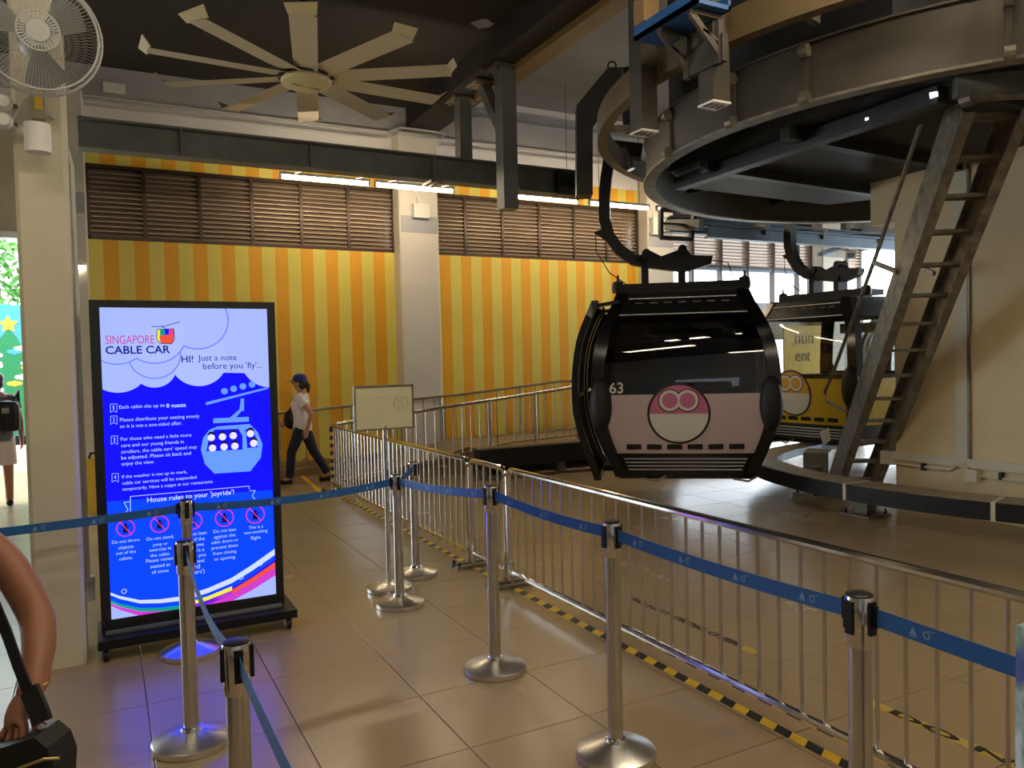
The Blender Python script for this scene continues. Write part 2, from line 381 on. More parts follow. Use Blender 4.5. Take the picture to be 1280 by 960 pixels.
louvre(3, [9.45, 10.15, 10.87, 11.58, 12.29, 13.0, 13.39], False)
louvre(4, [14.05, 14.5, 14.95], False)
# bright windows below the far louvres
def strip_window(n, xs, z0, z1):
    p = MB().span((xs[0], WALLY+.02, z0), (xs[-1], WALLY+.12, z0+.05)).span((xs[0], WALLY+.02, z1-.05), (xs[-1], WALLY+.12, z1))
    wo = struct(p.build('window_%d' % n, BLUEST)); ORG[wo] = wo.location.copy()
    for x in xs: MB().span((x-.025, WALLY+.01, z0), (x+.025, WALLY+.12, z1)).build('mullion', LOUVF, wo)
    for a, b in zip(xs[:-1], xs[1:]): MB().span((a+.025, WALLY+.06, z0+.05), (b-.025, WALLY+.07, z1-.05)).build('pane', GLASSW, wo)
strip_window(5, [9.45, 10.15, 10.87, 11.58, 12.29, 13.0, 13.39], 2.66, LZ0)
strip_window(6, [14.05, 14.5, 14.95], 2.66, LZ0)

# pilasters
def pilaster(name, a, b, z1, label, yf=0.28):
    t = thing(name, ((a+b)/2, WALLY-.15, 0), label, 'column', 'pilasters along the back wall')
    s = MB(); e = .02
    s.prism([(a, WALLY+.01), (a, WALLY-yf+e), (a+e, WALLY-yf), (b-e, WALLY-yf), (b, WALLY-yf+e), (b, WALLY+.01)], 0, z1); s.build('shaft', COLW, t)
    MB().span((a+.02, WALLY-yf-.003, 3.66), (b-.02, WALLY-yf+.02, 3.92)).build('paint_band', CONCR, t)
    return t
pilaster('wall_pilaster', *C0, 5.22, 'grey white pilaster at the left end of the striped wall')
pilaster('wall_pilaster', *C1, 5.22, 'white pilaster between the two striped wall bays')
pilaster('wall_pilaster', *C2, 5.22, 'white pilaster where the striped wall ends behind the pink cabin')
pilaster('wall_pilaster', *C3, 5.22, 'white pilaster between the bright far windows')
# conduits on the upper wall
for zz, yy, x1 in ((5.12, WALLY-.06, 13), (5.19, WALLY-.19, 13)):
    cpath = [(-.1, yy, zz), (4.0, yy, zz), (4.1, yy-.3, zz), (4.8, yy-.3, zz), (4.9, yy, zz), (x1, yy, zz)]
    t = tag(MB().tube(cpath, .016, 8).build('conduit_pipe', PVC, smooth=True), 'lower thin grey conduit along the upper back wall' if zz < 5.15 else 'upper thin grey conduit under the concrete ring beam', 'pipe', 'conduits on the back wall')
# lamp box and floodlights
def floodlight(x, y, z, label, wd=.19, ht=.13):
    t = thing('floodlight', (x, y, z), label, 'floodlight', 'floodlights on the pilasters')
    s = MB().span((x-wd/2, y-.05, z-ht/2), (x+wd/2, y+.04, z+ht/2)); s.build('housing', WHITEPL, t)
    MB().span((x-wd/2+.03, y-.056, z-ht/2+.03), (x+wd/2-.03, y-.05, z+ht/2-.03)).build('lens', EMBC, t)
    MB().tube([(x-.03, y+.04, z+ht/2), (x-.04, y+.06, z+ht/2+.1), (x-.03, y+.1, z+ht/2+.25)], .008, 6).build('cable', PVC, t)
p = WY(526, 264, WALLY-.34); floodlight(p.x, p.y, p.z, 'white square floodlight on the pilaster between striped bays', .26, .21)
p = WY(820, 283, WALLY-.34); floodlight(p.x, p.y, p.z, 'white floodlight on the pilaster behind the pink cabin hanger', .2, .3)
p = WY(143, 110, WALLY-.25); t = tag(MB().span((p.x-.13, p.y-.05, p.z-.05), (p.x+.13, p.y+.06, p.z+.05)).build('emergency_light', WHITEPL), 'small white emergency light box high on the back wall', 'light')
p = WY(98, 330, WALLY-.30)
t = thing('wall_lamp', p, 'small warm glowing lamp on the leftmost pilaster', 'lamp')
MB().span((p.x-.05, p.y-.04, p.z-.02), (p.x+.05, p.y+.02, p.z+.05)).build('housing', WHITEPL, t)
MB().span((p.x-.04, p.y-.03, p.z-.05), (p.x+.04, p.y+.01, p.z-.02)).build('bulb', emis('lamp bulb', (1, .85, .6), 25), t)

# front beige column
fc = thing('column', (-.31, 5.15, 0), 'broad beige column in the foreground carrying the wall fan', 'column')
s = MB(); a, b, y0, y1 = -.385, -.135, 4.97, 5.33; e = .02
s.prism([(a, y1), (a, y0+e), (a+e, y0), (b-e, y0), (b, y0+e), (b, y1)], 0, 5.6); s.build('shaft', BEIGE, fc)
MB().tube([(b+.015, y1-.05, 0.3), (b+.015, y1-.05, 2.86), (b-.005, y1-.05, 2.95), (b-.06, y0-.02, 3.05)], .013, 8).build('conduit', PVC, fc, True)
MB().span((b+.0, y1-.08, .28), (b+.05, y1+.0, .42)).build('socket_box', WHITEPL, fc)

# ================================================================ STEEL BEAM, TUBES, HANGING FRAME
def ibeam(s, x0, x1, y, z0, z1, wf=.22, tf=.025, tw=.018):
    s.span((x0, y-wf/2, z0), (x1, y+wf/2, z0+tf)).span((x0, y-wf/2, z1-tf), (x1, y+wf/2, z1)).span((x0, y-tw/2, z0+tf), (x1, y+tw/2, z1-tf))
BY = 9.9; bz0, bz1 = 4.10, 4.44
t = thing('steel_beam', (2, BY, bz0), 'long dark grey steel I beam crossing in front of the louvres', 'beam')
s = MB(); ibeam(s, -.15, 5.35, BY, bz0, bz1); s.build('span', DKSTEEL, t)
s = MB(); ibeam(s, 5.35, 6.55, BY, bz0-.03, bz1+.0); s.build('end_span', DKSTEEL, t)
for x in (.9, 2.4, 4.05, 5.34):
    MB().span((x-.012, BY-.1, bz0+.02), (x+.012, BY+.1, bz1-.02)).build('stiffener', DKSTEEL, t)
for x in (4.0, 4.1):
    MB().span((x-.03, BY-.16, bz0-.04), (x+.03, BY+.16, bz0)).build('clamp', GALV, t)
# hanging posts
HX = 4.56
t = thing('hanging_frame', (HX, 9, 5.3), 'dark steel hanger posts with diagonal brace bolted under the ceiling beam', 'steel frame')
p1 = WX(635, 262, HX); p2 = WX(580, 198, HX); pb = WX(605, 108, HX)
MB().span((HX-.1, p1.y-.1, p1.z), (HX+.1, p1.y+.1, 5.26)).build('post', DKSTEEL, t)
MB().span((HX-.09, p2.y-.09, bz1), (HX+.09, p2.y+.09, 5.26)).build('post', DKSTEEL, t)
MB().bar((HX, pb.y, 5.24), (HX, p1.y+.08, 4.55), .12, .14, up=(1, 0, 0)).build('brace', DKSTEEL, t)
for y in (p1.y, p2.y, pb.y):
    pl = MB().span((HX-.2, y-.16, 5.255), (HX+.2, y+.16, 5.29)).build('base_plate', GALV, t)
    for sx in (-1, 1):
        for sy in (-1, 1): MB().lathe((HX+sx*.15, y+sy*.11, 5.225), [(.018, 0), (.018, .03)], 6).build('bolt', STEEL, pl)
# fluorescent tubes
def tube_lamp(x0, x1, y, z, label, real=True):
    t = thing('fluorescent_lamp', ((x0+x1)/2, y, z), label, 'lamp', 'fluorescent tubes under the beam')
    MB().span((x0, y-.03, z+.03), (x1, y+.03, z+.07)).build('batten', WHITEPL, t)
    MB().tube([(x0+.03, y, z), (x1-.03, y, z)], .022, 10).build('tube', TUBEM, t, True)
    for x in (x0+.015, x1-.015): MB().span((x-.015, y-.02, z-.025), (x+.015, y+.02, z+.035)).build('holder', WHITEPL, t)
    for x in (x0+.2, x1-.2):
        if x < 6.5: MB().bar((x, y, z+.06), (x, BY+.06, bz0+.012), .03, .012).build('hanger_arm', GALV, t)
        else: MB().tube([(x, y, z+.06), (x, y, 5.96)], .006, 6).build('hanger_wire', GALV, t)
TY, TZ = 10.45, 4.12
tube_lamp(2.13, 3.35, TY, TZ, 'leftmost glowing fluorescent tube below the steel beam')
tube_lamp(3.41, 4.61, TY, TZ, 'second glowing fluorescent tube in front of the white pilaster')
tube_lamp(5.55, 6.75, TY, TZ, 'third fluorescent tube seen beside the hanging post')
tube_lamp(6.95, 8.15, TY, TZ, 'fourth fluorescent tube seen behind the black cabin hanger')
tube_lamp(8.3, 9.5, TY, TZ, 'rightmost fluorescent tube seen under the rail turn')
for i, (lx, ly, lz, pw) in enumerate(LAMPS):
    t = thing('ceiling_lamp', (lx, ly, lz), ['hanging fluorescent fitting above the front of the queue', 'hanging fluorescent fitting above the barrier', 'hanging fluorescent fitting by the beige column',
              'hanging fluorescent fitting behind the viewer', 'hanging fluorescent fitting over the cabin loop'][i], 'lamp')
    MB().span((lx-1.2, ly-.05, lz), (lx+1.2, ly+.05, lz+.06)).build('batten', WHITEPL, t)
    for sy in (-1, 1): MB().tube([(lx-1.17, ly+sy*.07, lz-.03), (lx+1.17, ly+sy*.07, lz-.03)], .027, 10).build('tube', emis('ceiling tube glow %d' % i, WARM, pw), t, True)
    for sx in (-1, 1): MB().tube([(lx+sx*.9, ly, lz+.07), (lx+sx*.9, ly, 5.6 if lx < 4.3 else 5.95)], .006, 6).build('hanger_wire', GALV, t)

# ================================================================ CEILING FAN
FZ = 4.70; fc0 = ZP(383, 102, FZ)
t = thing('ceiling_fan', fc0, 'large ten bladed ceiling fan with upturned blade tips', 'fan')
FANM = mat('cream fan paint', srgb(205, 195, 150), 0.5, var=.04); FANB = mat('pale aluminium blade', srgb(196, 188, 168), 0.45, 0.2, var=.04)
MB().lathe(fc0+Vector((0, 0, -.06)), [(.0, 0), (.2, .005), (.26, .03), (.27, .06), (.25, .09), (.05, .1)], 32).build('hub_cover', FANM, t, True)
MB().lathe(fc0+Vector((0, 0, .05)), [(.15, 0), (.15, .12), (.1, .2), (.05, .25), (.05, .85)], 20).build('motor', BLACKPL, t, True)
MB().lathe(fc0+Vector((0, 0, .03)), [(.3, 0), (.3, .025)], 32).build('blade_plate', BLACKPL, t)
for i, (ang, ln) in enumerate([(-104.8, 1.66), (-68.2, 1.7), (-33.6, 1.66), (-.3, 1.66), (35.4, 1.62), (75.6, 1.6), (113.8, 1.62), (153.4, 1.62), (180.3, 1.66), (-138.6, 1.66)]):
    a = math.radians(-104.8+36*i+0.8); d = Vector((math.cos(a), math.sin(a), 0)); q = Vector((-d.y, d.x, 0))
    ln = 1.64; n = 5; vs = []; sec = [(-.125, -.014), (-.05, .008), (.05, .012), (.125, .004), (.05, -.006), (-.05, -.006)]
    path = [fc0+d*(.22+(ln-.30)*k/n)+Vector((0, 0, .045)) for k in range(n+1)]
    tw = math.radians(4); sec = [(x*math.cos(tw)-y*math.sin(tw), x*math.sin(tw)+y*math.cos(tw)) for x, y in sec]
    bl = MB().sweep(path, sec).build('blade', FANB, t, True)
    tipb = fc0+d*(ln-.1)+Vector((0, 0, .045))
    w_ = MB().slab([tipb+q*.12, tipb-q*.13, tipb-q*.16+d*.07+Vector((0, 0, .06)), tipb+q*.13+d*.07+Vector((0, 0, .09))], d*.012)
    w_.build('winglet', FANM, bl)
text_on('fan_lettering', 'TORNADO', fc0+Vector((.13, .06, -.0615)), (-.885, .466, 0), (.466, .885, 0), .26, EMBD, t) if False else None
lg = MB()
for k in range(8):
    lg.ell(fc0+Vector((-.14+.04*k, -.03+.008*k, -.058)), (.018, .02, .002), 8, 4)
lg.build('hub_lettering', BLACKPL, t)

# ================================================================ WALL FAN + BITS ON FRONT COLUMN
cf = WY(46, 42, 4.55); R_ = .29
t = thing('wall_fan', (cf.x, 4.97, cf.z), 'round wire caged wall fan at the top of the beige column', 'fan')
ax = Vector((.12, -.98, -.14)).normalized(); ux = ax.cross(Vector((0, 0, 1))).normalized(); vx = ux.cross(ax)
Mf = Matrix((ux, vx, ax)).transposed()
FG = mat('grey white fan wire', srgb(178, 180, 176), .45, .1)
def disc(r, k): return [cf+ax*k+ux*(r*math.cos(2*PI*i/40))+vx*(r*math.sin(2*PI*i/40)) for i in range(40)]
for r, k in ((R_, .0), (R_*.93, .035), (R_*.99, -.06)):
    MB().tube(disc(r, k), .006, 6, up=ax, closed=True).build('cage_ring', FG, t, True)
sp = MB()
for i in range(96):
    a = 2*PI*i/96; d = ux*math.cos(a)+vx*math.sin(a)
    sp.sweep([cf+d*.095+ax*.075, cf+d*.19+ax*.065, cf+d*R_*.93+ax*.035, cf+d*R_], [(-.0012, -.0012), (.0012, -.0012), (0, .0015)], up=ax)
    sp.sweep([cf+d*.08-ax*.13, cf+d*.2-ax*.12, cf+d*R_*.99-ax*.06, cf+d*R_], [(-.0012, -.0012), (.0012, -.0012), (0, .0015)], up=ax)
tag(sp.build('cage_wires', FG, t), kind='stuff')
MB().lathe(cf+ax*.072, [(.0, .012), (.052, .012), (.055, 0)], 28, Mf).build('badge', FG, t, True)
for i in range(36):
    a = 2*PI*i/36; d = ux*math.cos(a)+vx*math.sin(a)
    MB().bar(cf+d*.058+ax*.076, cf+d*.09+ax*.076, .006, .006, up=ax).build('grille_rib', FG, t)
MB().tube([cf+ax*.075+ux*(.093*math.cos(2*PI*i/32))+vx*(.093*math.sin(2*PI*i/32)) for i in range(32)], .005, 6, up=ax, closed=True).build('grille_ring', FG, t, True)
BLADEM = mat('translucent grey fan blade', srgb(120, 124, 122), .4)
for k in range(3):
    a0 = k*2*PI/3+.4; pts = []
    for rr_, da in ((.05, -.3), (.15, -.5), (.24, -.55), (.26, -.1), (.24, .35), (.15, .4), (.05, .3)):
        d = ux*math.cos(a0+da)+vx*math.sin(a0+da); pts.append(cf+d*rr_-ax*(.05+.05*da))
    MB().slab(pts, ax*.004).build('blade', BLADEM, t)
MB().lathe(cf-ax*.28, [(.04, 0), (.075, .03), (.08, .15), (.05, .22)], 20, Mf).build('motor', FG, t, True)
MB().bar(cf-ax*.25, (cf.x, 4.96, cf.z-.1), .06, .06).build('bracket', FG, t)
p = WY(48, 130, 4.95); b1 = MB().span((p.x-.03, p.y-.045, p.z-.09), (p.x+.03, p.y+.015, p.z+.09)); sw = b1.build('switch_box', mat('old grey switch box', srgb(150, 148, 120), .5), t)
MB().span((p.x-.016, p.y-.047, p.z-.04), (p.x+.022, p.y-.044, p.z+.06)).build('sticker', YELLOWT, sw)
MB().tube([cf-ax*.1+Vector((0, 0, -.25)), (p.x-.06, 4.94, p.z+.02), (p.x-.13, 4.94, p.z-.12), (p.x-.06, 4.94, p.z-.2), (p.x, 4.94, p.z-.1)], .005, 6).build('cable', PVC, t)
p = WY(47, 173, 4.84)
t = thing('wall_speaker', p, 'white cylindrical speaker on the beige column below the fan', 'speaker')
Mt = Matrix.Rotation(math.radians(-10), 3, 'Y')
MB().lathe(p+Vector((0, 0, -.075)), [(.05, .0), (.062, .0), (.062, .15), (.0, .152)], 28).build('shell', WHITEPL, t, True)
MB().lathe(p+Vector((0, 0, -.073)), [(.0, .0), (.056, .0), (.0, .01)], 24).build('grille', BLACKPL, t)
MB().bar(p+Vector((0, .05, 0)), p+Vector((0, .13, 0)), .03, .03).build('bracket', WHITEPL, t)
for yy, lab in ((127, 'upper'), (150, 'lower')):
    p = WY(4, yy, 4.9)
    t = thing('siren', p, lab+' white round siren at the left edge of the beige column', 'siren', 'sirens beside the column')
    MB().lathe(p, [(.0, -.05), (.035, -.045), (.045, -.02), (.03, .02), (.0, .03)], 18, Matrix.Rotation(PI/2, 3, 'X')).build('horn', WHITEPL, t, True)
    MB().bar(p, p+Vector((.06, .09, 0)), .02, .02).build('bracket', GALV, t)

# ================================================================ RAIL TURN
CX, CY = 7.34, 4.54
t = thing('rail_turn', (CX, CY, 3.4), 'big curved olive grey steel rail turning above the cabins', 'rail')
MB().ring((CX, CY), [(2.985, 3.40), (3.02, 3.40), (3.02, 3.80), (2.985, 3.80)], 0, 2*PI, 96).build('web', RAILST, t, True)
MB().ring((CX, CY), [(2.935, 3.385), (3.05, 3.385), (3.05, 3.405), (2.935, 3.405)], 0, 2*PI, 96).build('bottom_flange', GALV, t, True)
MB().ring((CX, CY), [(2.93, 3.80), (3.04, 3.80), (3.04, 3.815), (2.93, 3.815)], 0, 2*PI, 96).build('top_flange', RAILST, t, True)
for px_, py_ in ((935, 160), (1010, 128), (870, 195), (1262, 70)):
    q = ZP(px_, py_, 3.4); a = math.atan2(q.y-CY, q.x-CX); d = Vector((math.cos(a), math.sin(a), 0)); q = Vector((CX, CY, 0))+d*3.03
    j = MB().box(q+Vector((0, 0, 3.6)), (.03, .035, .40), Matrix.Rotation(a, 3, 'Z')).build('joint_plate', RAILST, t)
    for dz in (3.42, 3.74): MB().lathe(q+d*.03+Vector((0, 0, dz)), [(.045, -.03), (.045, .03)], 10, Matrix.Rotation(a, 3, 'Z') @ Matrix.Rotation(PI/2, 3, 'X')).build('joint_pin', GALV, j)
for deg in (20, 50, 80, 110, 140, 170, 200, 230, 260):
    a = math.radians(deg); d = Vector((math.cos(a), math.sin(a), 0))
    MB().bar(Vector((CX, CY, 3.66))+d*2.3, Vector((CX, CY, 3.66))+d*2.98, .08, .1).build('spoke', BLKSTEEL, t)
# outer rail
t = thing('guide_rail', (CX, CY, 3.8), 'outer curved tubular guide rail with tan paint around the turn', 'rail')
TANR = mat('tan painted rail', srgb(100, 85, 58), 0.45, 0.15, var=.18, vscale=2, bump=.03, bscale=25)
MB().ring((CX, CY), [(3.40, 3.80), (3.50, 3.80), (3.50, 4.02), (3.40, 4.02)], math.radians(85), math.radians(262), 70).build('tube', TANR, t, True)
for deg in (150, 165, 180, 196, 212, 228):
    a = math.radians(deg); d = Vector((math.cos(a), math.sin(a), 0)); q = Vector((CX, CY, 3.86))
    MB().bar(q+d*3.2, q+d*3.4, .05, .06).build('stub', GALV, t)
# tyres driving the cabins
for i, deg in enumerate((135, 150, 165, 180, 195, 210, 225, 240)):
    a = math.radians(deg); d = Vector((math.cos(a), math.sin(a), 0)); q = Vector((CX, CY, 4.24))+d*3.2
    w_ = tag(MB().lathe(q, [(.09, -.07), (.19, -.06), (.2, 0), (.19, .06), (.09, .07)], 18, Matrix.Rotation(a, 3, 'Z') @ Matrix.Rotation(PI/2, 3, 'Y')).build('drive_tyre', BLACKRUB, smooth=True),
        'black rubber drive tyre between the rails, number %s counted from the black bracket' % ['one', 'two', 'three', 'four', 'five', 'six', 'seven', 'eight'][i], 'tyre', 'drive tyres on the turn')
# dark machine housing
t = thing('machine_housing', (6.6, 4.6, 3.5), 'dark steel drive platform filling the inside of the rail turn', 'machinery')
poly = [(5.09, 6.18), (5.83, 6.71), (8.06, 6.79), (8.32, 6.38), (8.6, 4.2), (8.2, 2.4), (5.7, 2.35), (4.95, 3.6)]
MB().prism(poly, 3.5, 5.3).build('casing', mat('near black casing paint', srgb(26, 27, 28), .6, var=.2, vscale=3), t)
for (x0, y0), (x1, y1) in (((5.1, 5.7), (8.4, 5.9)), ((4.98, 4.6), (8.5, 4.8)), ((5.3, 3.3), (8.4, 3.5))):
    MB().bar((x0, y0, 3.45), (x1, y1, 3.45), .1, .1).build('cross_beam', BLKSTEEL, t)
MB().bar((5.2, 3.4, 3.42), (5.3, 6.3, 3.42), .12, .12).build('edge_beam', BLKSTEEL, t)
for px_, py_ in ((1088, 148), (1168, 117)):  # glowing strips stand in for light showing through gaps in the platform
    q = ZP(px_, py_, 3.44); MB().bar(q-Vector((.1, .06, .03)), q+Vector((.1, .06, -.03)), .05, .02).build('glowing_gap', emis('lit gap glow', (.8, .85, 1), 1.6), t)
# rollers below the ring at right
q = ZP(1225, 110, 3.42)
t = thing('roller_bracket', q, 'grey roller bracket under the near end of the rail turn', 'bracket')
MB().bar(q+Vector((-.12, .1, .03)), q+Vector((.25, -.2, .03)), .1, .16).build('arm', DKSTEEL, t)
MB().tube([q+Vector((-.1, .0, -.08)), q+Vector((.25, -.25, -.08))], .03, 10).build('roller', GALV, t, True)
MB().lathe(q+Vector((-.1, .02, -.08)), [(.05, -.04), (.05, .04)], 10, Matrix.Rotation(PI/2, 3, 'X')).build('roller_end', GALV, t)
# two hanging posts with blue plate
for i, (pxx, pyy, wd) in enumerate(((805, 165, .15), (893, 130, .15))):
    q = ZP(pxx, pyy, 3.4); B0 = 3.4
    t = thing('rail_post', (q.x, q.y, B0), ['olive steel hanger post above the left end of the rail turn', 'olive steel hanger post right of the blue plate'][i], 'post', 'hanger posts of the rail turn')
    s = MB(); zt = 5.6
    s.span((q.x-wd/2, q.y-wd/2, B0), (q.x+wd/2-.02, q.y+wd/2, zt)).span((q.x+wd/2-.02, q.y-wd/2, B0), (q.x+wd/2, q.y-wd/2+.015, zt)).span((q.x+wd/2-.02, q.y+wd/2-.015, B0), (q.x+wd/2, q.y+wd/2, zt))
    s.build('shaft', RAILST, t)
    pl = MB().span((q.x-wd/2-.005, q.y-wd/2-.005, B0-.015), (q.x+wd/2+.005, q.y+wd/2+.005, B0)).build('end_plate', WHITEPL, t)
    for k in range(3): MB().span((q.x-.07+.05*k, q.y-.04, B0-.017), (q.x-.04+.05*k, q.y+.04, B0-.014)).build('slot', BLACKPL, pl)
    MB().bar((q.x, q.y, 3.9), (q.x+.25, q.y+.02, 3.9), .08, .08).build('rail_arm', GALV, t)
t = thing('blue_plate', (3.6, 4.25, 3.93), 'blue painted steel plate carried on triangular brackets', 'plate')
bx0, bx1, by0, by1, bzz = 3.46, 3.75, 3.91, 4.58, 3.93
MB().span((bx0, by0, bzz), (bx1, by1, bzz+.03)).build('deck', BLUEPL, t)
for a in (bx0, bx1-.02): MB().span((a, by0, bzz), (a+.02, by1, bzz+.09)).build('lip', BLUEPL, t)
for y in (4.0, 4.32):
    g = MB(); x0, x1 = bx0+.02, bx1-.02; z0 = bzz-.02
    g.bar((x0, y, z0), (x1, y, z0), .045, .03).bar((x0, y, z0), (x1, y, z0-.24), .045, .03, up=(0, 1, 0)).bar((x1, y, z0), (x1, y, z0-.30), .045, .04, up=(0, 1, 0)).bar((x0+.1, y, z0-.1), (x1, y, z0-.16), .03, .02)
    g.build('gusset', RAILST, t)
MB().span((bx1-.03, 3.96, 3.62), (bx1+.02, 4.36, 3.80)).build('mount_plate', RAILST, t)
jb = WY(808, 16, 4.62); j = tag(MB().span((jb.x-.07, jb.y-.06, jb.z-.09), (jb.x+.07, jb.y+.06, jb.z+.09)).build('junction_box', mat('tan box', srgb(150, 120, 80), .5)), 'small tan junction box beside the blue plate', 'electrical box')
# black bent frame at the left of the turn
t = thing('support_arm', DP(730, 240, 8.7), 'black bent steel arm holding the left end of the guide rail', 'bracket')
pts = [(721, 131), (721, 243), (741, 243), (741, 160), (768, 116), (790, 110), (790, 84), (760, 84)]
ppts = [DP(x, y, 8.7) for x, y in pts]
MB().slab(ppts, _f*.22).build('arm_plate', BLKSTEEL, t)
MB().tube([DP(765+5*math.cos(i*PI/6), 82+5*math.sin(i*PI/6), 8.8) for i in range(12)], .012, 6, up=_f, closed=True).build('lifting_eye', BLKSTEEL, t)
eb0, eb1 = WY(692, 230, BY), WY(728, 248, BY)
MB().span((eb0.x, BY-.14, eb1.z), (eb1.x, BY+.14, bz1-.02)).build('end_block', BLKSTEEL, t)
MB().bar(DP(731, 200, 8.85), (eb1.x-.05, BY, bz1-.15), .14, .2).build('tie_beam', BLKSTEEL, t)
# far straight launch rails with frame
t = thing('launch_rail', (10.5, 9.3, 3.55), 'blue grey steel launch rails running off behind the turn', 'rail')
s = MB(); ibeam(s, 8.1, 14.8, 9.0, 3.42, 3.62, .14); s.build('rail', BLUEST, t)
s = MB(); ibeam(s, 7.9, 14.8, 9.7, 3.60, 3.85, .16); s.build('rail', BLUEST, t)
for x in (7.95, 9.3, 10.6, 12.0, 13.4): MB().bar((x, 8.95, 3.6), (x, 9.75, 3.72), .1, .16).build('cross_member', DKSTEEL, t)
for x in (9.3, 12.0): MB().span((x-.06, 9.64, 3.85), (x+.06, 9.76, 5.95)).build('hanger', DKSTEEL, t)
f0 = [WY(826, 262, 9.3), WY(826, 297, 9.3), WY(864, 300, 9.3), WY(868, 265, 9.3)]
for a, b in ((0, 1), (1, 2), (2, 3), (3, 0)): MB().bar(f0[a], f0[b], .06, .06, up=(0, 1, 0)).build('frame_bar', BLKSTEEL, t)
MB().bar((f0[0]+f0[1])/2, (f0[2]+f0[3])/2, .03, .1, up=(0, 1, 0)).build('frame_bar', BLKSTEEL, t)
q = WY(1058, 317, 10.2)
t = thing('security_camera', q, 'white security camera hanging near the far windows', 'camera')
MB().box(q, (.2, .42, .14), Matrix.Rotation(-.5, 3, 'Z') @ Matrix.Rotation(.25, 3, 'X')).build('housing', WHITEPL, t)
MB().box(q+Vector((-.09, -.17, -.06)), (.13, .04, .08), Matrix.Rotation(-.5, 3, 'Z') @ Matrix.Rotation(.25, 3, 'X')).build('lens_face', BLUEST, t)
MB().bar(q+Vector((.03, .08, .05)), (q.x+.03, q.y+.1, 5.95), .05, .05).build('stem', WHITEPL, t)
q0, q1 = WY(1025, 318, 9.6), WY(1072, 300, 9.6)
tag(MB().bar(q0, q1, .1, .06).build('light_batten', BLUEST), 'slanting grey batten beneath the launch rails', 'light fitting')

# ================================================================ CREAM PILLAR, LADDER, PLATFORM RING
PXW = 7.5
t = thing('pillar_block', (8.5, 4, 0), 'large cream painted machine pillar at the right edge', 'pillar')
MB().span((PXW, -1.0, 0), (9.6, 5.45, 3.5)).build('body', PILLAR, t)
MB().span((PXW+.001, 5.449, 3.03), (9.6, 5.74, 3.5)).build('corbel', PILLAR, t)
MB().span((PXW-.03, -1.0, .50), (PXW+.0, 5.47, .585)).build('base_trim', PTRIM, t)
for y in (4.72, 2.9): MB().span((PXW-.02, y-.06, .585), (PXW, y+.06, 3.5)).build('vertical_trim', PTRIM, t)
MB().span((PXW-.024, 4.63, .585), (PXW, 4.655, 3.5)).build('vertical_pipe', GALV, t)
MB().span((PXW-.06, 5.45, .44), (PXW+.5, 5.6, .58)).build('ledge', PTRIM, t)
cy = [WX(1121, 580, PXW-.03), WX(1190, 587, PXW-.03)]
MB().tube([(PXW-.03, 5.45, .455), (PXW-.03, 4.83, .455), (PXW-.03, 4.8, .48), (PXW-.03, 4.76, .53), (PXW-.03, 4.68, .54), (PXW-.03, 4.64, .5), (PXW-.03, 4.62, .4)], .012, 8).build('conduit', PTRIM, t, True)
MB().tube([(PXW-.03, 4.6, .43), (PXW-.03, 2.5, .43)], .012, 8).build('conduit', PTRIM, t, True)
MB().span((PXW-.07, 4.54, .37), (PXW, 4.66, .49)).build('junction_box', PTRIM, t)
for y in (5.12, 4.33): MB().span((PXW-.05, y-.015, .42), (PXW, y+.015, .49)).build('pipe_clip', BLACKPL, t)
# ladder
a0, a1 = ZP(1048, 583, .35), ZP(1198, 128, 3.5)
run = Vector((a1.x-a0.x, a1.y-a0.y, 0)).normalized(); perp = Vector((-run.y, run.x, 0))
if perp.dot(_r) < 0: perp = -perp
dirv = (a1-a0).normalized(); foot = a0-dirv*(.35/dirv.z); nrm = dirv.cross(perp).normalized()
t = thing('steel_ladder', foot, 'steep worn grey steel ladder leaning up to the drive platform', 'ladder')
def bar2(a, b, wd, ht, wdir):
    d = (b-a).normalized(); wdir = (wdir-d*wdir.dot(d)).normalized(); hdir = d.cross(wdir)
    v = []
    for p in (a, b): v += [p+wdir*x*wd/2+hdir*y*ht/2 for x, y in ((-1, -1), (1, -1), (1, 1), (-1, 1))]
    return MB().add(v, [(0, 1, 2, 3), (7, 6, 5, 4), (0, 4, 5, 1), (1, 5, 6, 2), (2, 6, 7, 3), (3, 7, 4, 0)])
LW = .46
for k, off in enumerate((0, LW)):
    sa, sb = foot+perp*off, a1+perp*off
    s = bar2(sa, sb, .025, .30, perp); o = s.build('stringer', LADST, t)
    for sgn in (-1, 1): bar2(sa+nrm*sgn*.15+perp*(.035 if k == 0 else -.035), sb+nrm*sgn*.15+perp*(.035 if k == 0 else -.035), .07, .015, perp).build('stringer_flange', LADST, o)
L_ = (a1-foot).length; n = 14
for i in range(n):
    c0 = foot+dirv*(L_*(i+.7)/(n+.1)); bar2(c0+perp*.01, c0+perp*(LW-.01), .16, .03, run).build('rung', LADST, t)
hp = [(1163, 120, 3.5), (1095, 320, 2.35), (1040, 470, 1.25), (1031, 490, 1.12), (1034, 502, 1.02), (1058, 514, .9)]
def onlad(px_, py_, off):   # point on the plane of the handrail, left of the ladder
    p0 = foot+perp*off; d = ray(px_, py_); k = (p0-CAM).dot(perp)/d.dot(perp); return CAM+d*k
hr = [onlad(x, y, -.05) for x, y, z in hp]
MB().tube(hr, .02, 8).build('handrail', LADST, t, True)
MB().bar(onlad(1092, 328, -.05), onlad(1122, 340, -.02), .03, .04).build('handrail_stub', LADST, t)
MB().bar(onlad(1142, 330, LW+.03), onlad(1168, 342, LW), .03, .04).build('handrail_stub', LADST, t)
q = onlad(1031, 545, -.03)
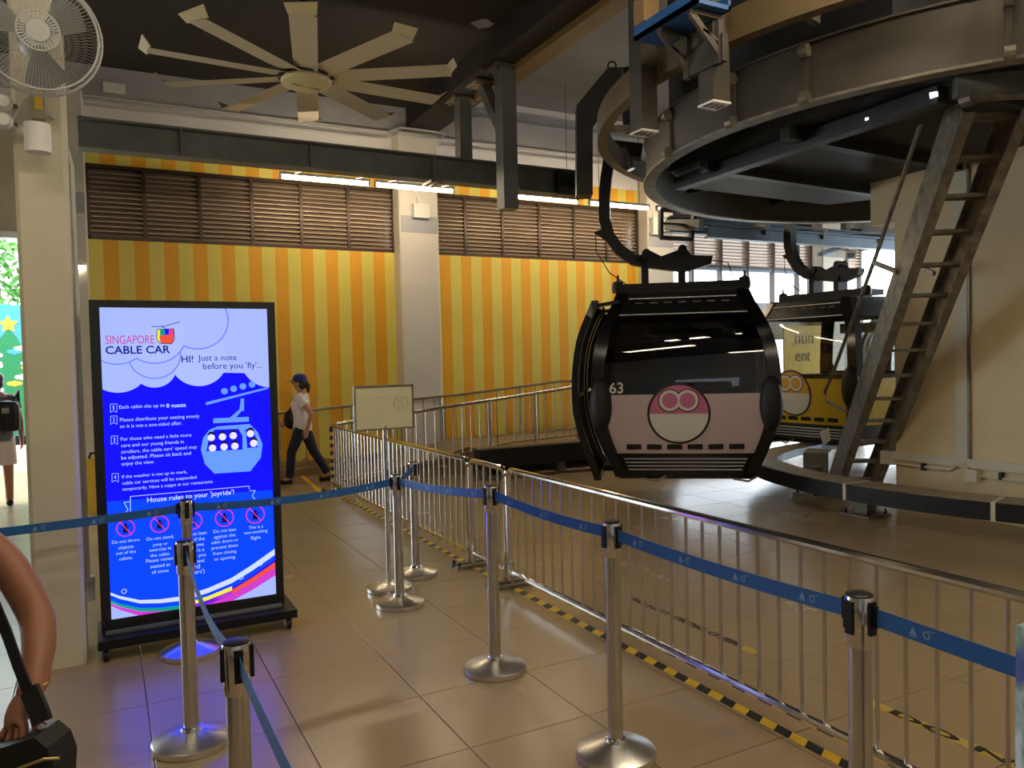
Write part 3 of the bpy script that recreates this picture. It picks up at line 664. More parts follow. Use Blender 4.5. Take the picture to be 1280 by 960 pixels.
tag(MB().slab([q+_r*-.06+Vector((0, 0, .05)), q+_r*.05+Vector((0, 0, .1)), q+_r*.07+Vector((0, 0, -.05)), q+_r*-.02+Vector((0, 0, -.12))], _f*.004).build('paper_tag', WHITEPL), 'small white paper tag hanging at the foot of the ladder', 'tag')
# ring platform (inner guide)
o_px = [(1280, 631), (1200, 624), (1110, 612.5), (1060, 605), (1003, 594), (975, 589), (948, 580)]
c2 = Vector((10.39, 5.144)); r2 = 3.89
near = [Vector((c2.x+r2*math.cos(a), c2.y+r2*math.sin(a))) for a in [math.radians(d) for d in range(230, 154, -4)]]
far = [Vector((7.05, 7.15)), Vector((7.35, 7.45)), Vector((7.78, 7.7)), Vector((8.3, 7.92)), Vector((9.0, 8.1)), Vector((10.5, 8.25)), Vector((13.0, 8.3))]
outer = near+far
def inset(pl, d):
    out = []
    for i, p in enumerate(pl):
        a = pl[max(i-1, 0)]; b = pl[min(i+1, len(pl)-1)]; t_ = (b-a).normalized(); out.append(p+Vector((t_.y, -t_.x))*d)
    return out
inner = inset(outer, .34)
t = thing('guide_platform', (6.6, 5.2, 0), 'low curved platform with black rubber skirt around the turn', 'platform')
segs = [(0, 8), (8, 13), (13, len(outer)-1)]
SKM = mat('tan platform top', srgb(150, 136, 112), .5, .1, var=.2, vscale=5)
for a, b in segs:
    po, pi_ = outer[a:b+1], inner[a:b+1]; n = len(po)
    top = MB(); vs = [(p.x, p.y, .35) for p in po]+[(p.x, p.y, .35) for p in pi_]+[(p.x, p.y, .325) for p in po]+[(p.x, p.y, .325) for p in pi_]
    fs = []
    for i in range(n-1): fs += [(i, i+1, n+i+1, n+i), (2*n+i, 3*n+i, 3*n+i+1, 2*n+i+1), (i, 2*n+i, 2*n+i+1, i+1), (n+i, n+i+1, 3*n+i+1, 3*n+i)]
    fs += [(0, n, 3*n, 2*n), (n-1, 3*n-1, 4*n-1, 2*n-1)]
    vs = [Vector(v) for v in vs]
    top.add(vs, fs); d = top.build('deck_plate', SKM, t)
    sk = MB(); po2 = inset(po, -.03)
    sk.sweep([Vector((p.x, p.y, .265)) for p in po], [(-.02, -.075), (.02, -.075), (.02, .08), (-.02, .08)]).build('skirt', BLACKRUB, t)
    sk = MB(); sk.sweep([Vector((p.x, p.y, .30)) for p in pi_], [(-.008, -.05), (.008, -.05), (.008, .05), (-.008, .05)]).build('inner_lip', BLUEST, t)
for k_ in (8, 13):
    p_, n_ = outer[k_], (inner[k_]-outer[k_]).normalized(); tdir = Vector((-n_.y, n_.x))
    MB().box((p_.x+n_.x*.15, p_.y+n_.y*.15, .352), (.36, .035, .006), Matrix.Rotation(math.atan2(n_.y, n_.x), 3, 'Z')).build('joint_strap', PTRIM, t)
    MB().box((p_.x-n_.x*.024, p_.y-n_.y*.024, .27), (.008, .035, .16), Matrix.Rotation(math.atan2(n_.y, n_.x), 3, 'Z')).build('joint_strap', PTRIM, t)
for px_, py_ in ((1082, 643), (1018, 618)):
    q = ZP(px_, py_, 0)
    po = MB().span((q.x-.07, q.y-.07, .015), (q.x+.07, q.y+.07, .33)).build('leg', GALV, t)
    MB().span((q.x-.17, q.y-.17, 0), (q.x+.17, q.y+.17, .018)).build('base_plate', LADST, po)
    for sx in (-1, 1):
        for sy in (-1, 1): MB().lathe((q.x+sx*.13, q.y+sy*.13, .018), [(.016, 0), (.016, .02), (.008, .02), (.008, .05)], 8).build('bolt', BLACKPL, po)
q = ZP(1015, 575, .1)
tag(MB().box(Vector((8.1, 7.0, .2)), (.5, .3, .4), Matrix.Rotation(.6, 3, 'Z')).build('cabinet_box', mat('grey steel box', srgb(120, 116, 108), .5, var=.1)), 'grey steel box standing behind the curved platform', 'box')

# ================================================================ BOARDING DECK, RAILINGS, OUTER GUIDE
DZ = .40
t = thing('boarding_deck', (7, 10.8, 0), 'raised boarding deck with ramp behind the barriers', 'platform')
DECKM = mat('brown deck', srgb(140, 122, 92), .5, var=.1, vscale=4)
MB().span((4.7, 10.0, .2), (9.6, WALLY-.01, DZ)).build('deck', DECKM, t)
MB().slab([(3.0, 10.35, 0), (4.7, 10.35, 0), (4.7, 10.35, DZ), (3.0, 10.35, .04)], (0, WALLY-10.36, 0)).build('ramp', DECKM, t)
ob = thing('outer_guide', (6, 9.8, 0), 'black rubber faced guide beam on short legs beside the boarding deck', 'guide beam')
pth = [ZP(596, 572, .3), ZP(640, 569, .3), ZP(700, 565, .3), ZP(745, 562, .3), Vector((7.1, 9.62, .3)), Vector((7.9, 9.6, .3)), Vector((8.9, 9.6, .3)), Vector((12.5, 9.75, .3))]
pth[0].y = pth[1].y = pth[2].y = 9.75; pth[3].y = 9.68
for i, pxx in enumerate((596, 640, 700, 745)): pth[i].x = WY(pxx, 570, pth[i].y).x; pth[i].z = .29
for p in pth: p.z = .29
MB().sweep(pth, [(-.09, -.13), (.09, -.13), (.09, .13), (-.09, .13)]).build('beam', BLACKRUB, ob)
for q in (pth[0]+Vector((.08, .02, 0)), pth[2], pth[5], pth[7]-Vector((.5, 0, 0))):
    MB().span((q.x-.06, q.y-.06, 0), (q.x+.06, q.y+.06, .2)).build('leg', DKSTEEL, ob)
def railing(name, pts, hts, bots, label, mid, n_bal, posts, rise=0.0):
    """pts: ground xy list along the rail; hts: top z; bots: bottom rail z"""
    t = thing(name, (pts[0][0], pts[0][1], 0), label, 'railing', 'ramp railings')
    tp = [Vector((p[0], p[1], z)) for p, z in zip(pts, hts)]; bt = [Vector((p[0], p[1], z)) for p, z in zip(pts, bots)]
    MB().tube(tp, .026, 10).build('handrail', STEEL, t, True)
    if mid: MB().tube([p-Vector((0, 0, mid)) for p in tp], .016, 8).build('mid_rail', STEEL, t, True)
    MB().tube(bt, .016, 8).build('bottom_rail', STEEL, t, True)
    def at(u):
        xs = [p[0] for p in pts]; x = xs[0]+u*(xs[-1]-xs[0])
        for i in range(len(xs)-1):
            if xs[i] <= x <= xs[i+1]+1e-6:
                k = (x-xs[i])/(xs[i+1]-xs[i]); return tp[i].lerp(tp[i+1], k), bt[i].lerp(bt[i+1], k)
    for i in range(posts):
        a, b = at(i/(posts-1)); g = max(b.z-.12, 0)
        po = MB().tube([Vector((a.x, a.y, g)), a], .024, 10).build('post', STEEL, t, True)
        MB().lathe((a.x, a.y, g), [(.055, 0), (.055, .012), (.03, .02)], 14).build('foot_flange', STEEL, po, True)
    for i in range(n_bal):
        if abs((i*(posts-1)/(n_bal-1)) % 1) < .02: continue
        a, b = at(i/(n_bal-1)); MB().tube([b, a-Vector((0, 0, mid))], .008, 6).build('baluster', STEEL, t, True)
    return t
railing('ramp_railing', [(1.85, 11.4), (5.05, 11.4), (6.9, 11.4), (9.0, 11.4)], [.95, 1.12, 1.27, 1.27], [.12, .27, .44, .46], 'steel railing along the foot of the striped wall', .0, 40, 6)
railing('ramp_railing', [(2.72, 10.2), (4.1, 10.2), (5.4, 10.2), (6.5, 10.2)], [.86, .99, 1.11, 1.22], [.1, .27, .44, .47], 'steel railing along the front edge of the boarding ramp', .0, 28, 6)

# ================================================================ GONDOLAS
ZS = [0, .2, .5, .77, 1.11, 1.48, 1.74, 2.0]; WS = [.71, .80, .905, .955, .955, .905, .80, .66]
def Wf(z): return float(np.interp(z, ZS, WS))*1.0
def smoothW(z):
    k = [z-.12, z-.06, z, z+.06, z+.12]; return sum(Wf(min(max(q, 0), 2.0)) for q in k)/5
def Lf(z): return smoothW(z)*.97+.04
def front_y(x, z): return -(Lf(z)+.02*(1-min(1, (x/.95)**2)))
def gondola(name, pos, rz, label, panel, emb, number, glassm, doors_open=True):
    t = thing(name, pos, label, 'cable car', 'cable car cabins on the turn', local=True); t.rotation_euler = (0, 0, rz)
    N = 14
    def zone(side, z0, z1, inset_, m, nm, n=8, tn=6):
        vs = []; fs = []
        for j in range(n+1):
            z = z0+(z1-z0)*j/n
            for i in range(tn+1):
                u = -1+2*i/tn; hw = smoothW(z) if side in 'fb' else Lf(z)
                a = u*(hw-.06); bw = (Lf(z)+.02*(1-u*u)) if side in 'fb' else smoothW(z)+.02*(1-u*u)
                bw -= inset_
                vs.append({'f': (a, -bw, z), 'b': (-a, bw, z), 'l': (-bw, -a, z), 'r': (bw, a, z)}[side])
        k = tn+1
        for j in range(n):
            for i in range(tn): fs.append((j*k+i, j*k+i+1, (j+1)*k+i+1, (j+1)*k+i))
        # thickness
        o = len(vs); th = .015
        vs2 = [{'f': (v[0], v[1]+th, v[2]), 'b': (v[0], v[1]-th, v[2]), 'l': (v[0]+th, v[1], v[2]), 'r': (v[0]-th, v[1], v[2])}[side] for v in vs]
        b = MB().add(vs, fs)
        if m.name.find('glass') < 0:
            b.add(vs2, [tuple(reversed(f)) for f in fs])
        return b.build(nm, m, t, True)
    for sd in 'fblr':
        if sd == 'l' and doors_open: continue
        zone(sd, .27, .905, .0, panel, 'lower_panel')
        zone(sd, .905, 1.74, .004, glassm, 'window')
        zone(sd, .03, .27, .01, CABBLK, 'grille')
        zone(sd, 1.74, 1.99, .0, CABDK, 'header')
    # ribs
    for sx in (-1, 1):
        for sy in (-1, 1):
            pth = [Vector((sx*(smoothW(z)-.05), sy*(Lf(z)-.05), z)) for z in [i*2.0/16 for i in range(17)]]
            vs = []
            for p in pth:
                wd = .066; dx = .07
                vs += [p+Vector((-wd, -dx, 0)), p+Vector((wd, -dx, 0)), p+Vector((wd, dx, 0)), p+Vector((-wd, dx, 0))]
            fs = [(i*4+q, i*4+(q+1) % 4, (i+1)*4+(q+1) % 4, (i+1)*4+q) for i in range(16) for q in range(4)]+[(3, 2, 1, 0), (64, 65, 66, 67)]
            MB().add(vs, fs).build('rib', CABBLK, t, True)
            pad = MB().ell((sx*(smoothW(.8)-.08), sy*(Lf(.8)+.0), .8), (.12, .12, .29), 14, 10)
            pad.build('bumper_pad', BLACKRUB, t, True)
    # floor and roof
    w0, l0 = .70, .72
    MB().span((-w0, -l0, -.02), (w0, l0, .05)).build('floor_pan', CABBLK, t)
    MB().span((-.66, -.68, 1.95), (.66, .68, 2.02)).build('roof', CABDK, t)
    MB().span((-.74, -.3, 0), (-.9, .3, .06)).build('step', BLACKRUB, t)
    for xx in (-.45, .5):
        MB().tube([(xx, -l0-.05, -.01), (xx+.15, -l0-.1, -.03), (xx+.25, -l0-.05, .02)], .012, 6).build('guide_hook', GALV, t)
    # silver lines and slots
    for z in (.09, .13, .17, .21): MB().box((0, front_y(.3, z)-.004, z), (2*(smoothW(z)-.16), .012, .014)).build('grille_bar', SILV, t)
    for z, ww in ((1.755, .66), (1.93, .56)): MB().box((0, front_y(.3, z)-.006, z), (2*ww, .01, .010)).build('trim_line', SILV, t)
    for k in range(6):
        x = (k-2.5)*.212-.0; MB().box((x, front_y(x, .345)-.002, .345), (.155, .012, .055)).build('vent_slot', CABBLK, t)
    for k in range(7): MB().box(((k-3)*.15, front_y(0, 1.88)-.004, 1.88), (.08, .01, .014)).build('roof_slot', DKSTEEL, t)
    # side windows posts
    for sy in (-1, 1): MB().box((smoothW(1.4)-.01, sy*.02, 1.3), (.04, .03, .84)).build('side_mullion', CABBLK, t)
    # seats
    for sy in (-1, 1):
        st = MB().box((0, sy*.58, .42), (1.3, .42, .08)).build('seat', BLACKPL, t)
        MB().box((0, sy*.8, .72), (1.3, .06, .5), Matrix.Rotation(sy*-.12, 3, 'X')).build('seat_back', BLACKPL, t)
    # route sign inside
    sg = MB().box((.05, .62, 1.62), (.95, .02, .15)).build('route_sign', mat('route sign', srgb(205, 190, 110), .5), t)
    text_on('sign_lettering', 'Sentosa Station', (-.32, .605, 1.585), (1, 0, 0), (0, 0, 1), .72, EMBD, sg)
    # door leaves slid open on the left
    if doors_open:
        for y0, y1 in ((-.92, -.2), (.2, .92)):
            off = .19; zs = [.02+i*1.86/14 for i in range(15)]
            X = lambda z: -(smoothW(z)+off)
            loop = [Vector((X(z), y0, z)) for z in zs]+[Vector((X(z), y1, z)) for z in reversed(zs)]
            d = MB().sweep(loop, [(-.035, -.035), (.035, -.035), (.035, .035), (-.035, .035)], up=(1, 0, 0), closed=True).build('door', CABBLK, t)
            vs = [(X(z), y, z) for z in zs for y in (y0, y1)]
            MB().add(vs, [(2*i, 2*i+1, 2*i+3, 2*i+2) for i in range(14)]).build('door_glass', GLASSL, d, True)
            MB().bar((X(.9)+.02, y0+.1, .9), (X(.9)+.02, y1-.1, .9), .03, .04).build('door_rail', CABBLK, d)
            MB().bar((X(1.86), y0+.1, 1.86), (-.66, y0+.1, 1.9), .04, .04).build('door_arm', CABBLK, d)
        zone('l', 1.78, 1.99, .0, CABDK, 'header')
    # roof rack and hanger
    rk = MB().box((0, -.2, 2.08), (1.36, .5, .08)).build('roof_rack', CABDK, t)
    for sx in (-1, 1): MB().lathe((sx*.69, -.36, 2.03), [(.06, 0), (.07, .05), (.06, .12), (.015, .14), (.012, .2)], 12).build('rack_knob', BLACKPL, rk, True)
    for x in (-.39, .03): MB().box((x, 0, 2.22), (.08, .2, .28)).build('rack_post', CABDK, rk)
    hb = MB().slab([(-.52, -.07, 2.44), (-.36, -.07, 2.34), (.0, -.07, 2.28), (.12, -.07, 2.28), (.36, -.07, 2.35), (.38, -.07, 2.44), (.14, -.07, 2.46), (.08, -.07, 2.54), (-.02, -.07, 2.52), (-.2, -.07, 2.46), (-.34, -.07, 2.54)], (0, .14, 0)).build('boom', BLACKPL, t)
    for x, z in ((-.37, 2.5), (.04, 2.53)): MB().lathe((x, -.1, z), [(.05, 0), (.05, .2)], 14, Matrix.Rotation(-PI/2, 3, 'X')).build('boom_pin', BLACKPL, hb, True)
    pa = [(-.35, 2.40), (-.52, 2.44), (-.68, 2.56), (-.79, 2.72), (-.845, 2.92), (-.845, 3.15), (-.82, 3.40), (-.78, 3.62), (-.70, 3.76)]
    pa = [Vector((x, 0, z)) for x, z in pa]
    hg = MB().sweep(pa, [(-.065, -.07), (.065, -.07), (.065, .07), (-.065, .07)], up=(0, 1, 0)).build('hanger', BLACKPL, t, True)
    MB().slab([(-.86, -.03, 2.82), (-.98, -.03, 2.78), (-.84, -.03, 2.68)], (0, .06, 0)).build('hanger_lug', BLACKPL, hg)
    gr = MB().bar((-.72, 0, 3.74), (-.4, 0, 3.68), .2, .16).build('grip', CABDK, t)
    MB().tube([(-.62, -.1, 3.70), (-.53, -.12, 3.46)], .05, 12).build('grip_spring', SILV, gr, True)
    MB().tube([(-.96, 0, 2.79), (-.95, 0, 2.55), (-.8, 0, 2.3), (-.58, 0, 2.14)], .007, 6).build('cable', BLACKPL, t)
    MB().tube([(.38, 0, 2.4), (.55, 0, 2.36), (.6, 0, 2.2)], .007, 6).build('cable', BLACKPL, t)
    # emblem: a plain two-tone roundel
    cx, cz = -.06, .70
    def patch(nm, m, fn_in, r1, off, r0=0.0, n=48, k=8, a0=0, a1=2*PI, dx=0, dz=0):
        vs = []; fs = []
        for j in range(k+1):
            rr = r0+(r1-r0)*j/k
            for i in range(n+1):
                a = a0+(a1-a0)*i/n; x = cx+dx+rr*math.cos(a); z = cz+dz+rr*math.sin(a); vs.append((x, front_y(x, z)-off, z))
        for j in range(k):
            for i in range(n): fs.append((j*(n+1)+i, j*(n+1)+i+1, (j+1)*(n+1)+i+1, (j+1)*(n+1)+i))
        return MB().add(vs, fs).build(nm, m, root, True)
    if emb:
        root = t
        root = patch('emblem', EMBD, None, .325, .006)
        patch('emblem_field', emb[1], None, .30, .009, a0=PI, a1=2*PI)
        patch('emblem_field', emb[0], None, .30, .009, a0=0, a1=PI)
        for dx in (-.09, .09):
            patch('emblem_loop', EMBD, None, .122, .012, r0=.0, dx=dx, dz=.14, k=3)
            patch('emblem_loop', EMBC, None, .110, .014, r0=.0, dx=dx, dz=.14, k=3)
        for dx in (-.09, .09):
            patch('emblem_loop', emb[0], None, .08, .016, r0=.0, dx=dx, dz=.14, k=3)
    if number:
        z = .90; text_on('cabin_number', number, (-.775, front_y(-.75, .94)-.012, .925), (1, 0, 0), (0, 0, 1), .145, EMBC, t, bold=.012)
    return t
def facing(pos, extra=0.0):
    d = Vector((pos[0], pos[1])); return math.atan2(d.y, d.x)-PI/2+extra
g1 = DP(853, 600, 9.1); g1.z = .355
gondola('cable_car', g1, facing(g1, math.radians(2)), 'nearest black cable car cabin with pale pink panel numbered 63', PINKP, (EMBP, EMBC), '63', GLASSD)
g2 = DP(1050, 556, 11.4); g2.z = .40
gondola('cable_car', g2, facing(g2, math.radians(-36)), 'yellow panelled cable car cabin behind the ladder and pink cabin', YELP, (mat('amber emblem vinyl', srgb(215, 165, 50), .4), EMBC), None, GLASSL, False)
g3 = DP(1165, 556, 13.2); g3.z = .40
gondola('cable_car', g3, facing(g3, math.radians(-75)), 'slate grey cable car cabin half hidden by the ladder and pillar', GREYP, None, None, GLASSL, False)
# yellow banner behind
q = WY(1010, 455, 11.0)
t = thing('yellow_banner', q, 'yellow printed banner seen through the far cabin windows', 'banner')
MB().span((q.x-.65, 11.0, 1.0), (q.x+.5, 11.02, 2.2)).build('sheet', YELLOWT, t)
for x in (q.x-.6, q.x+.45): MB().span((x-.02, 11.02, 0), (x+.02, 11.06, 2.2)).build('stake', GALV, t)
text_on('banner_lettering', 'ntin', (q.x-.35, 10.99, 1.85), (1, 0, 0), (0, 0, 1), .5, BLACKT, t)
text_on('banner_lettering', 'ent', (q.x-.35, 10.99, 1.5), (1, 0, 0), (0, 0, 1), .42, BLACKT, t)

# ================================================================ BARRIERS
FX = 2.59; FZT = .86
def barrier(y0, y1, label, n=None):
    """steel crowd barrier along Y from y0 (near) to y1 (far)"""
    t = thing('crowd_barrier', (FX, (y0+y1)/2, 0), label, 'barrier', 'steel crowd barriers')
    rc = .06; fr = []
    def arc(cy_, cz_, a0, a1): return [Vector((FX, cy_+rc*math.cos(a), cz_+rc*math.sin(a))) for a in [a0+(a1-a0)*k/5 for k in range(6)]]
    zb = .11
    loop = arc(y0+rc, zb+rc, 1.5*PI, PI)+arc(y0+rc, FZT-rc, PI, .5*PI)+arc(y1-rc, FZT-rc, .5*PI, 0)+arc(y1-rc, zb+rc, 0, -.5*PI)
    MB().tube(loop, .021, 10, up=(1, 0, 0), closed=True).build('frame', CHROME, t, True)
    n = max(2, round((y1-y0)/.122)); me = None
    s = MB().tube([Vector((0, 0, zb)), Vector((0, 0, FZT))], .0085, 8); me = s.mesh('bar', None, True); me.materials.append(STEEL)
    for i in range(1, n): inst('bar', me, (FX, y0+(y1-y0)*i/n, 0), t)
    for y in (y0+.03, y1-.03):
        ft = MB().bar((FX-.16, y, .012), (FX+.16, y, .012), .045, .024).build('foot', GALV, t)
        MB().tube([(FX, y, .02), (FX, y, zb+.08)], .018, 8).build('foot_stem', STEEL, ft, True)
        for sx in (-1, 1): MB().lathe((FX+sx*.13, y, .02), [(.012, 0), (.012, .03)], 8).build('foot_bolt', BLACKPL, ft)
    return t
barrier(.55, 2.98-.0, 'crowd barrier section nearest the viewer at lower right') if False else None
barrier(0.75, 5.02, 'long near crowd barrier section in front of the pink cabin')
barrier(5.07, 5.68, 'narrow crowd barrier section between the two long ones')
bA = barrier(5.73, 10.0, 'far crowd barrier section leading towards the striped wall')
s = MB(); s2 = MB()
for k in range(14):
    z0 = .13+k*.05; (s if k % 2 else s2).ring((FX, 9.98), [(.0225, z0), (.0245, z0), (.0245, z0+.05), (.0225, z0+.05)], 0, 2*PI, 12)
s.build('hazard_wrap', BLACKT, bA); s2.build('hazard_wrap', YELLOWT, bA)
# hazard tape on the floor under the barriers
t = thing('hazard_tape', (FX, 5, 0), 'yellow and black hazard tape along the floor under the barriers', 'tape')
for col, k0 in ((YELLOWT, 0), (BLACKT, 1)):
    s = MB(); y = .6+k0*.085
    while y < 9.6:
        s.slab([(FX-.028, y, .0004), (FX+.028, y+.03, .0004), (FX+.028, y+.115, .0004), (FX-.028, y+.085, .0004)], (0, 0, .0012)); y += .17
    o = s.build('yellow_bands' if k0 == 0 else 'black_bands', col, t); tag(o, kind='stuff')
# DO NOT CROSS OVER tapes
for i, (y0, y1) in enumerate(((3.22, 4.45), (.12, 2.46))):
    t = thing('floor_tape', (3.16, (y0+y1)/2, 0), ['worn floor warning tape ending behind the middle stanchion', 'yellow floor warning tape nearest the lower right corner'][i], 'tape', 'floor warning tapes')
    MB().slab([(3.13, y0, .0004), (3.19, y0, .0004), (3.19, y1, .0004), (3.13, y1, .0004)], (0, 0, .001)).build('strip', OLDTAPE if i == 1 else TILE, t)
    if i == 0: MB().slab([(3.13, y0-.06, .0004), (3.19, y0-.06, .0004), (3.19, y0+.05, .0004), (3.13, y0+.05, .0004)], (0, 0, .0012)).build('end_patch', OLDTAPE, t)
    text_on('tape_lettering', 'DO NOT CROSS OVER', (3.137, y1-.13, .0022), (0, -1, 0), (1, 0, 0), (y1-y0)-.2, BLACKT, t, bold=.045, height=.05)
q0, q1 = ZP(370, 588), ZP(408, 622)
tag(MB().slab([q0+Vector((-.03, 0, .0005)), q0+Vector((.03, 0, .0005)), q1+Vector((.03, 0, .0005)), q1+Vector((-.03, 0, .0005))], (0, 0, .001)).build('floor_tape', YELLOWT), 'short yellow floor line near the walking woman', 'tape')

# ================================================================ STANCHIONS AND BELTS
BASEST = mat('brushed base plate', (.74, .72, .68), .3, 1.0, var=.06, vscale=5)
def stanchion(x, y, h, label, rb=.165):
    t = thing('stanchion', (x, y, 0), label, 'stanchion', 'belt stanchions')
    MB().lathe((x, y, 0), [(rb-.004, 0), (rb, .004), (rb, .030), (rb-.008, .035), (.045, .068), (.036, .07)], 40).build('base', BASEST, t, True)
    MB().lathe((x, y, .062), [(.048, 0), (.04, .018), (.033, .02)], 24).build('collar', CHROME, t, True)
    MB().lathe((x, y, .06), [(.0315, 0), (.0315, h-.2)], 24).build('pole', STEEL, t, True)
    hd = MB().lathe((x, y, h-.145), [(.036, 0), (.038, .004), (.038, .135), (.036, .14)], 28).build('head', CHROME, t, True)
    MB().lathe((x, y, h-.006), [(.036, 0), (.036, .004), (.03, .007)], 24).build('cap', BLACKPL, hd, True)
    for k in range(4):
        a = k*PI/2; d = Vector((math.cos(a), math.sin(a), 0))
        MB().box(Vector((x, y, h-.06))+d*.039, (.012, .024, .09), Matrix.Rotation(a, 3, 'Z')).build('belt_slot', BLACKPL, hd)
    return Vector((x, y, h-.052))
S = {}
S['a'] = stanchion(1.81, 1.43, 1.0, 'steel stanchion nearest the lower right corner')
S['b'] = stanchion(1.836, 2.638, .985, 'steel stanchion in front of the long barrier, below the cabin')
S['c'] = stanchion(1.803, 3.698, 1.0, 'steel stanchion left of the narrow barrier section')
S['d'] = stanchion(1.745, 5.043, .90, 'steel stanchion right beside the pole of the sign board')
S['e'] = stanchion(2.103, 5.68, .888, 'farthest steel stanchion behind the sign board pole')
S['f'] = stanchion(.291, 3.661, .905, 'steel stanchion standing before the blue display')
S['g'] = stanchion(.398, 5.0-.17, .90, 'steel stanchion whose base touches the foot of the blue display')
S['h'] = stanchion(.30, 2.25, .90, 'steel stanchion cut off by the bottom edge at lower left')
def belt(a, b, label, sag=.02, prints=True, trim=.04, w_=.048):
    a, b = Vector(a), Vector(b); d = (b-a); ln = d.length; d.normalize(); a = a+d*trim; b = b-d*trim
    n = 14; pth = [a.lerp(b, i/n)-Vector((0, 0, sag*4*(i/n)*(1-i/n))) for i in range(n+1)]
    t = thing('barrier_belt', (a+b)/2-Vector((0, 0, .03)), label, 'belt', 'blue stanchion belts')
    MB().sweep(pth, [(-.0009, -w_/2), (.0009, -w_/2), (.0009, w_/2), (-.0009, w_/2)]).build('webbing', BELT, t)
    MB().box(a, (.03, .012, .06), Matrix.Rotation(math.atan2(d.y, d.x), 3, 'Z')).build('buckle', BLACKPL, t)
    if prints:
        s = MB(); nn = max(1, int(ln/.28)); side = Vector((-d.y, d.x, 0)).normalized()
        if side.dot(_f) > 0: side = -side
        hd = Vector((d.x, d.y, 0)).normalized()
        if hd.dot(_r) < 0: hd = -hd
        for k in range(nn):
            u = (k+.5)/nn; c = a.lerp(b, u)-Vector((0, 0, sag*4*u*(1-u)))+side*.0016; dz = Vector((0, 0, 1))
            s.add([c-hd*.03-dz*.01, c-hd*.008-dz*.01, c-hd*.019+dz*.012], [(0, 1, 2)])
            s.add([c-hd*.03-dz*.015, c-hd*.008-dz*.015, c-hd*.008-dz*.0125, c-hd*.03-dz*.0125], [(0, 1, 2, 3)])
            r0, r1 = .007, .0105; cc = c+hd*.018; nn2 = 10
            vs = [cc+hd*(r*math.cos(2*PI*i/nn2))+dz*(r*math.sin(2*PI*i/nn2)) for r in (r0, r1) for i in range(nn2)]
            s.add(vs, [(i, (i+1) % nn2, nn2+(i+1) % nn2, nn2+i) for i in range(nn2)])
            s.add([cc+hd*.004+dz*.010, cc+hd*.024+dz*.014, cc+hd*.024+dz*.0155, cc+hd*.004+dz*.0125], [(0, 1, 2, 3)])
        s.build('belt_print', BELTP, t)
    return t
belt(S['a'], S['b'], 'blue belt from the lower right stanchion to the one below the cabin', .012)
belt(S['b'], S['c'], 'blue belt across the long barrier to the narrow section', .015)
belt(S['c'], S['d'], 'blue belt in front of the far barrier section', .015)
belt(S['d'], S['e'], 'short blue belt behind the sign board pole', .01, False)
belt(S['d'], S['g'], 'blue belt crossing the face of the blue display', .03)
belt(S['g'], Vector((-1.6, 4.75, .84)), 'blue belt crossing the beige column at the left', .02)
belt(S['a'], Vector((1.80, -.6, .93)), 'blue belt running out of the right edge', .012)
belt(S['f'], S['h'], 'narrow looking belt between the two lower left stanchions', .07, False)
belt(S['h'], Vector((.34, .5, .86)), 'belt running out of the bottom edge at lower left', .05, False)
S['i'] = stanchion(-1.62, 4.75, .90, 'steel stanchion beyond the left edge beside the beige column')
S['j'] = stanchion(.345, .35, .90, 'steel stanchion below the bottom edge by the viewer')
S['k'] = stanchion(1.80, -.65, .98, 'steel stanchion beyond the right edge behind the viewer')

# ================================================================ SIGN BOARD
q = ZP(487, 737); bx, by = q.x, 5.43
t = thing('sign_board', (bx, by, 0), 'framed white sign board on a steel pole before the barriers', 'sign')
MB().lathe((bx, by, 0), [(.16, 0), (.165, .004), (.165, .028), (.155, .033), (.04, .058), (.03, .06)], 36).build('base', BASEST, t, True)
MB().lathe((bx, by, .04), [(.016, 0), (.016, 1.16)], 16).build('pole', STEEL, t, True)
SBM = mat('sign board back', srgb(205, 200, 165), .5, var=.03)
x0, x1, z0, z1 = 1.585, 2.01, 1.185, 1.485
pn = MB().span((x0, by-.014, z0), (x1, by+.004, z1)).build('panel', SBM, t)
for a, b in (((x0-.012, z0-.012), (x1+.012, z0)), ((x0-.012, z1), (x1+.012, z1+.012)), ((x0-.012, z0), (x0, z1)), ((x1, z0), (x1+.012, z1))):
    MB().span((a[0], by-.022, a[1]), (b[0], by+.01, b[1])).build('frame_bar', GALV, t)
FAINT = mat('faint print', srgb(192, 187, 153), .5)
rc = [Vector((1.925+.055*math.cos(2*PI*i/28), by-.0155, 1.36+.055*math.sin(2*PI*i/28))) for i in range(28)]
MB().tube(rc, .004, 6, up=(0, 1, 0), closed=True).build('print_circle', FAINT, pn)
s = MB(); cxx, czz = 1.925, 1.36
s.ell((cxx, by-.0155, czz+.034), (.008, .001, .008), 10, 4)
for a, b in (((0, .025), (.0, -.01)), ((0, -.01), (.02, -.04)), ((0, -.01), (-.018, -.04)), ((0, .02), (.022, .0)), ((0, .02), (-.02, .008)), ((-.035, .035), (.035, -.035))):
    s.bar((cxx+a[0], by-.0155, czz+a[1]), (cxx+b[0], by-.0155, czz+b[1]), .001, .007, up=(0, 0, 1) if abs(a[0]-b[0]) > .01 else (1, 0, 0))
s.build('print_figure', FAINT, pn)
s = MB()
for zz, a, b in ((1.41, 1.70, 1.84), (1.40, 1.71, 1.83), (1.325, 1.70, 1.84), (1.31, 1.72, 1.83)): s.span((a, by-.0155, zz), (b, by-.0145, zz+.004))
s.build('print_lines', FAINT, pn)

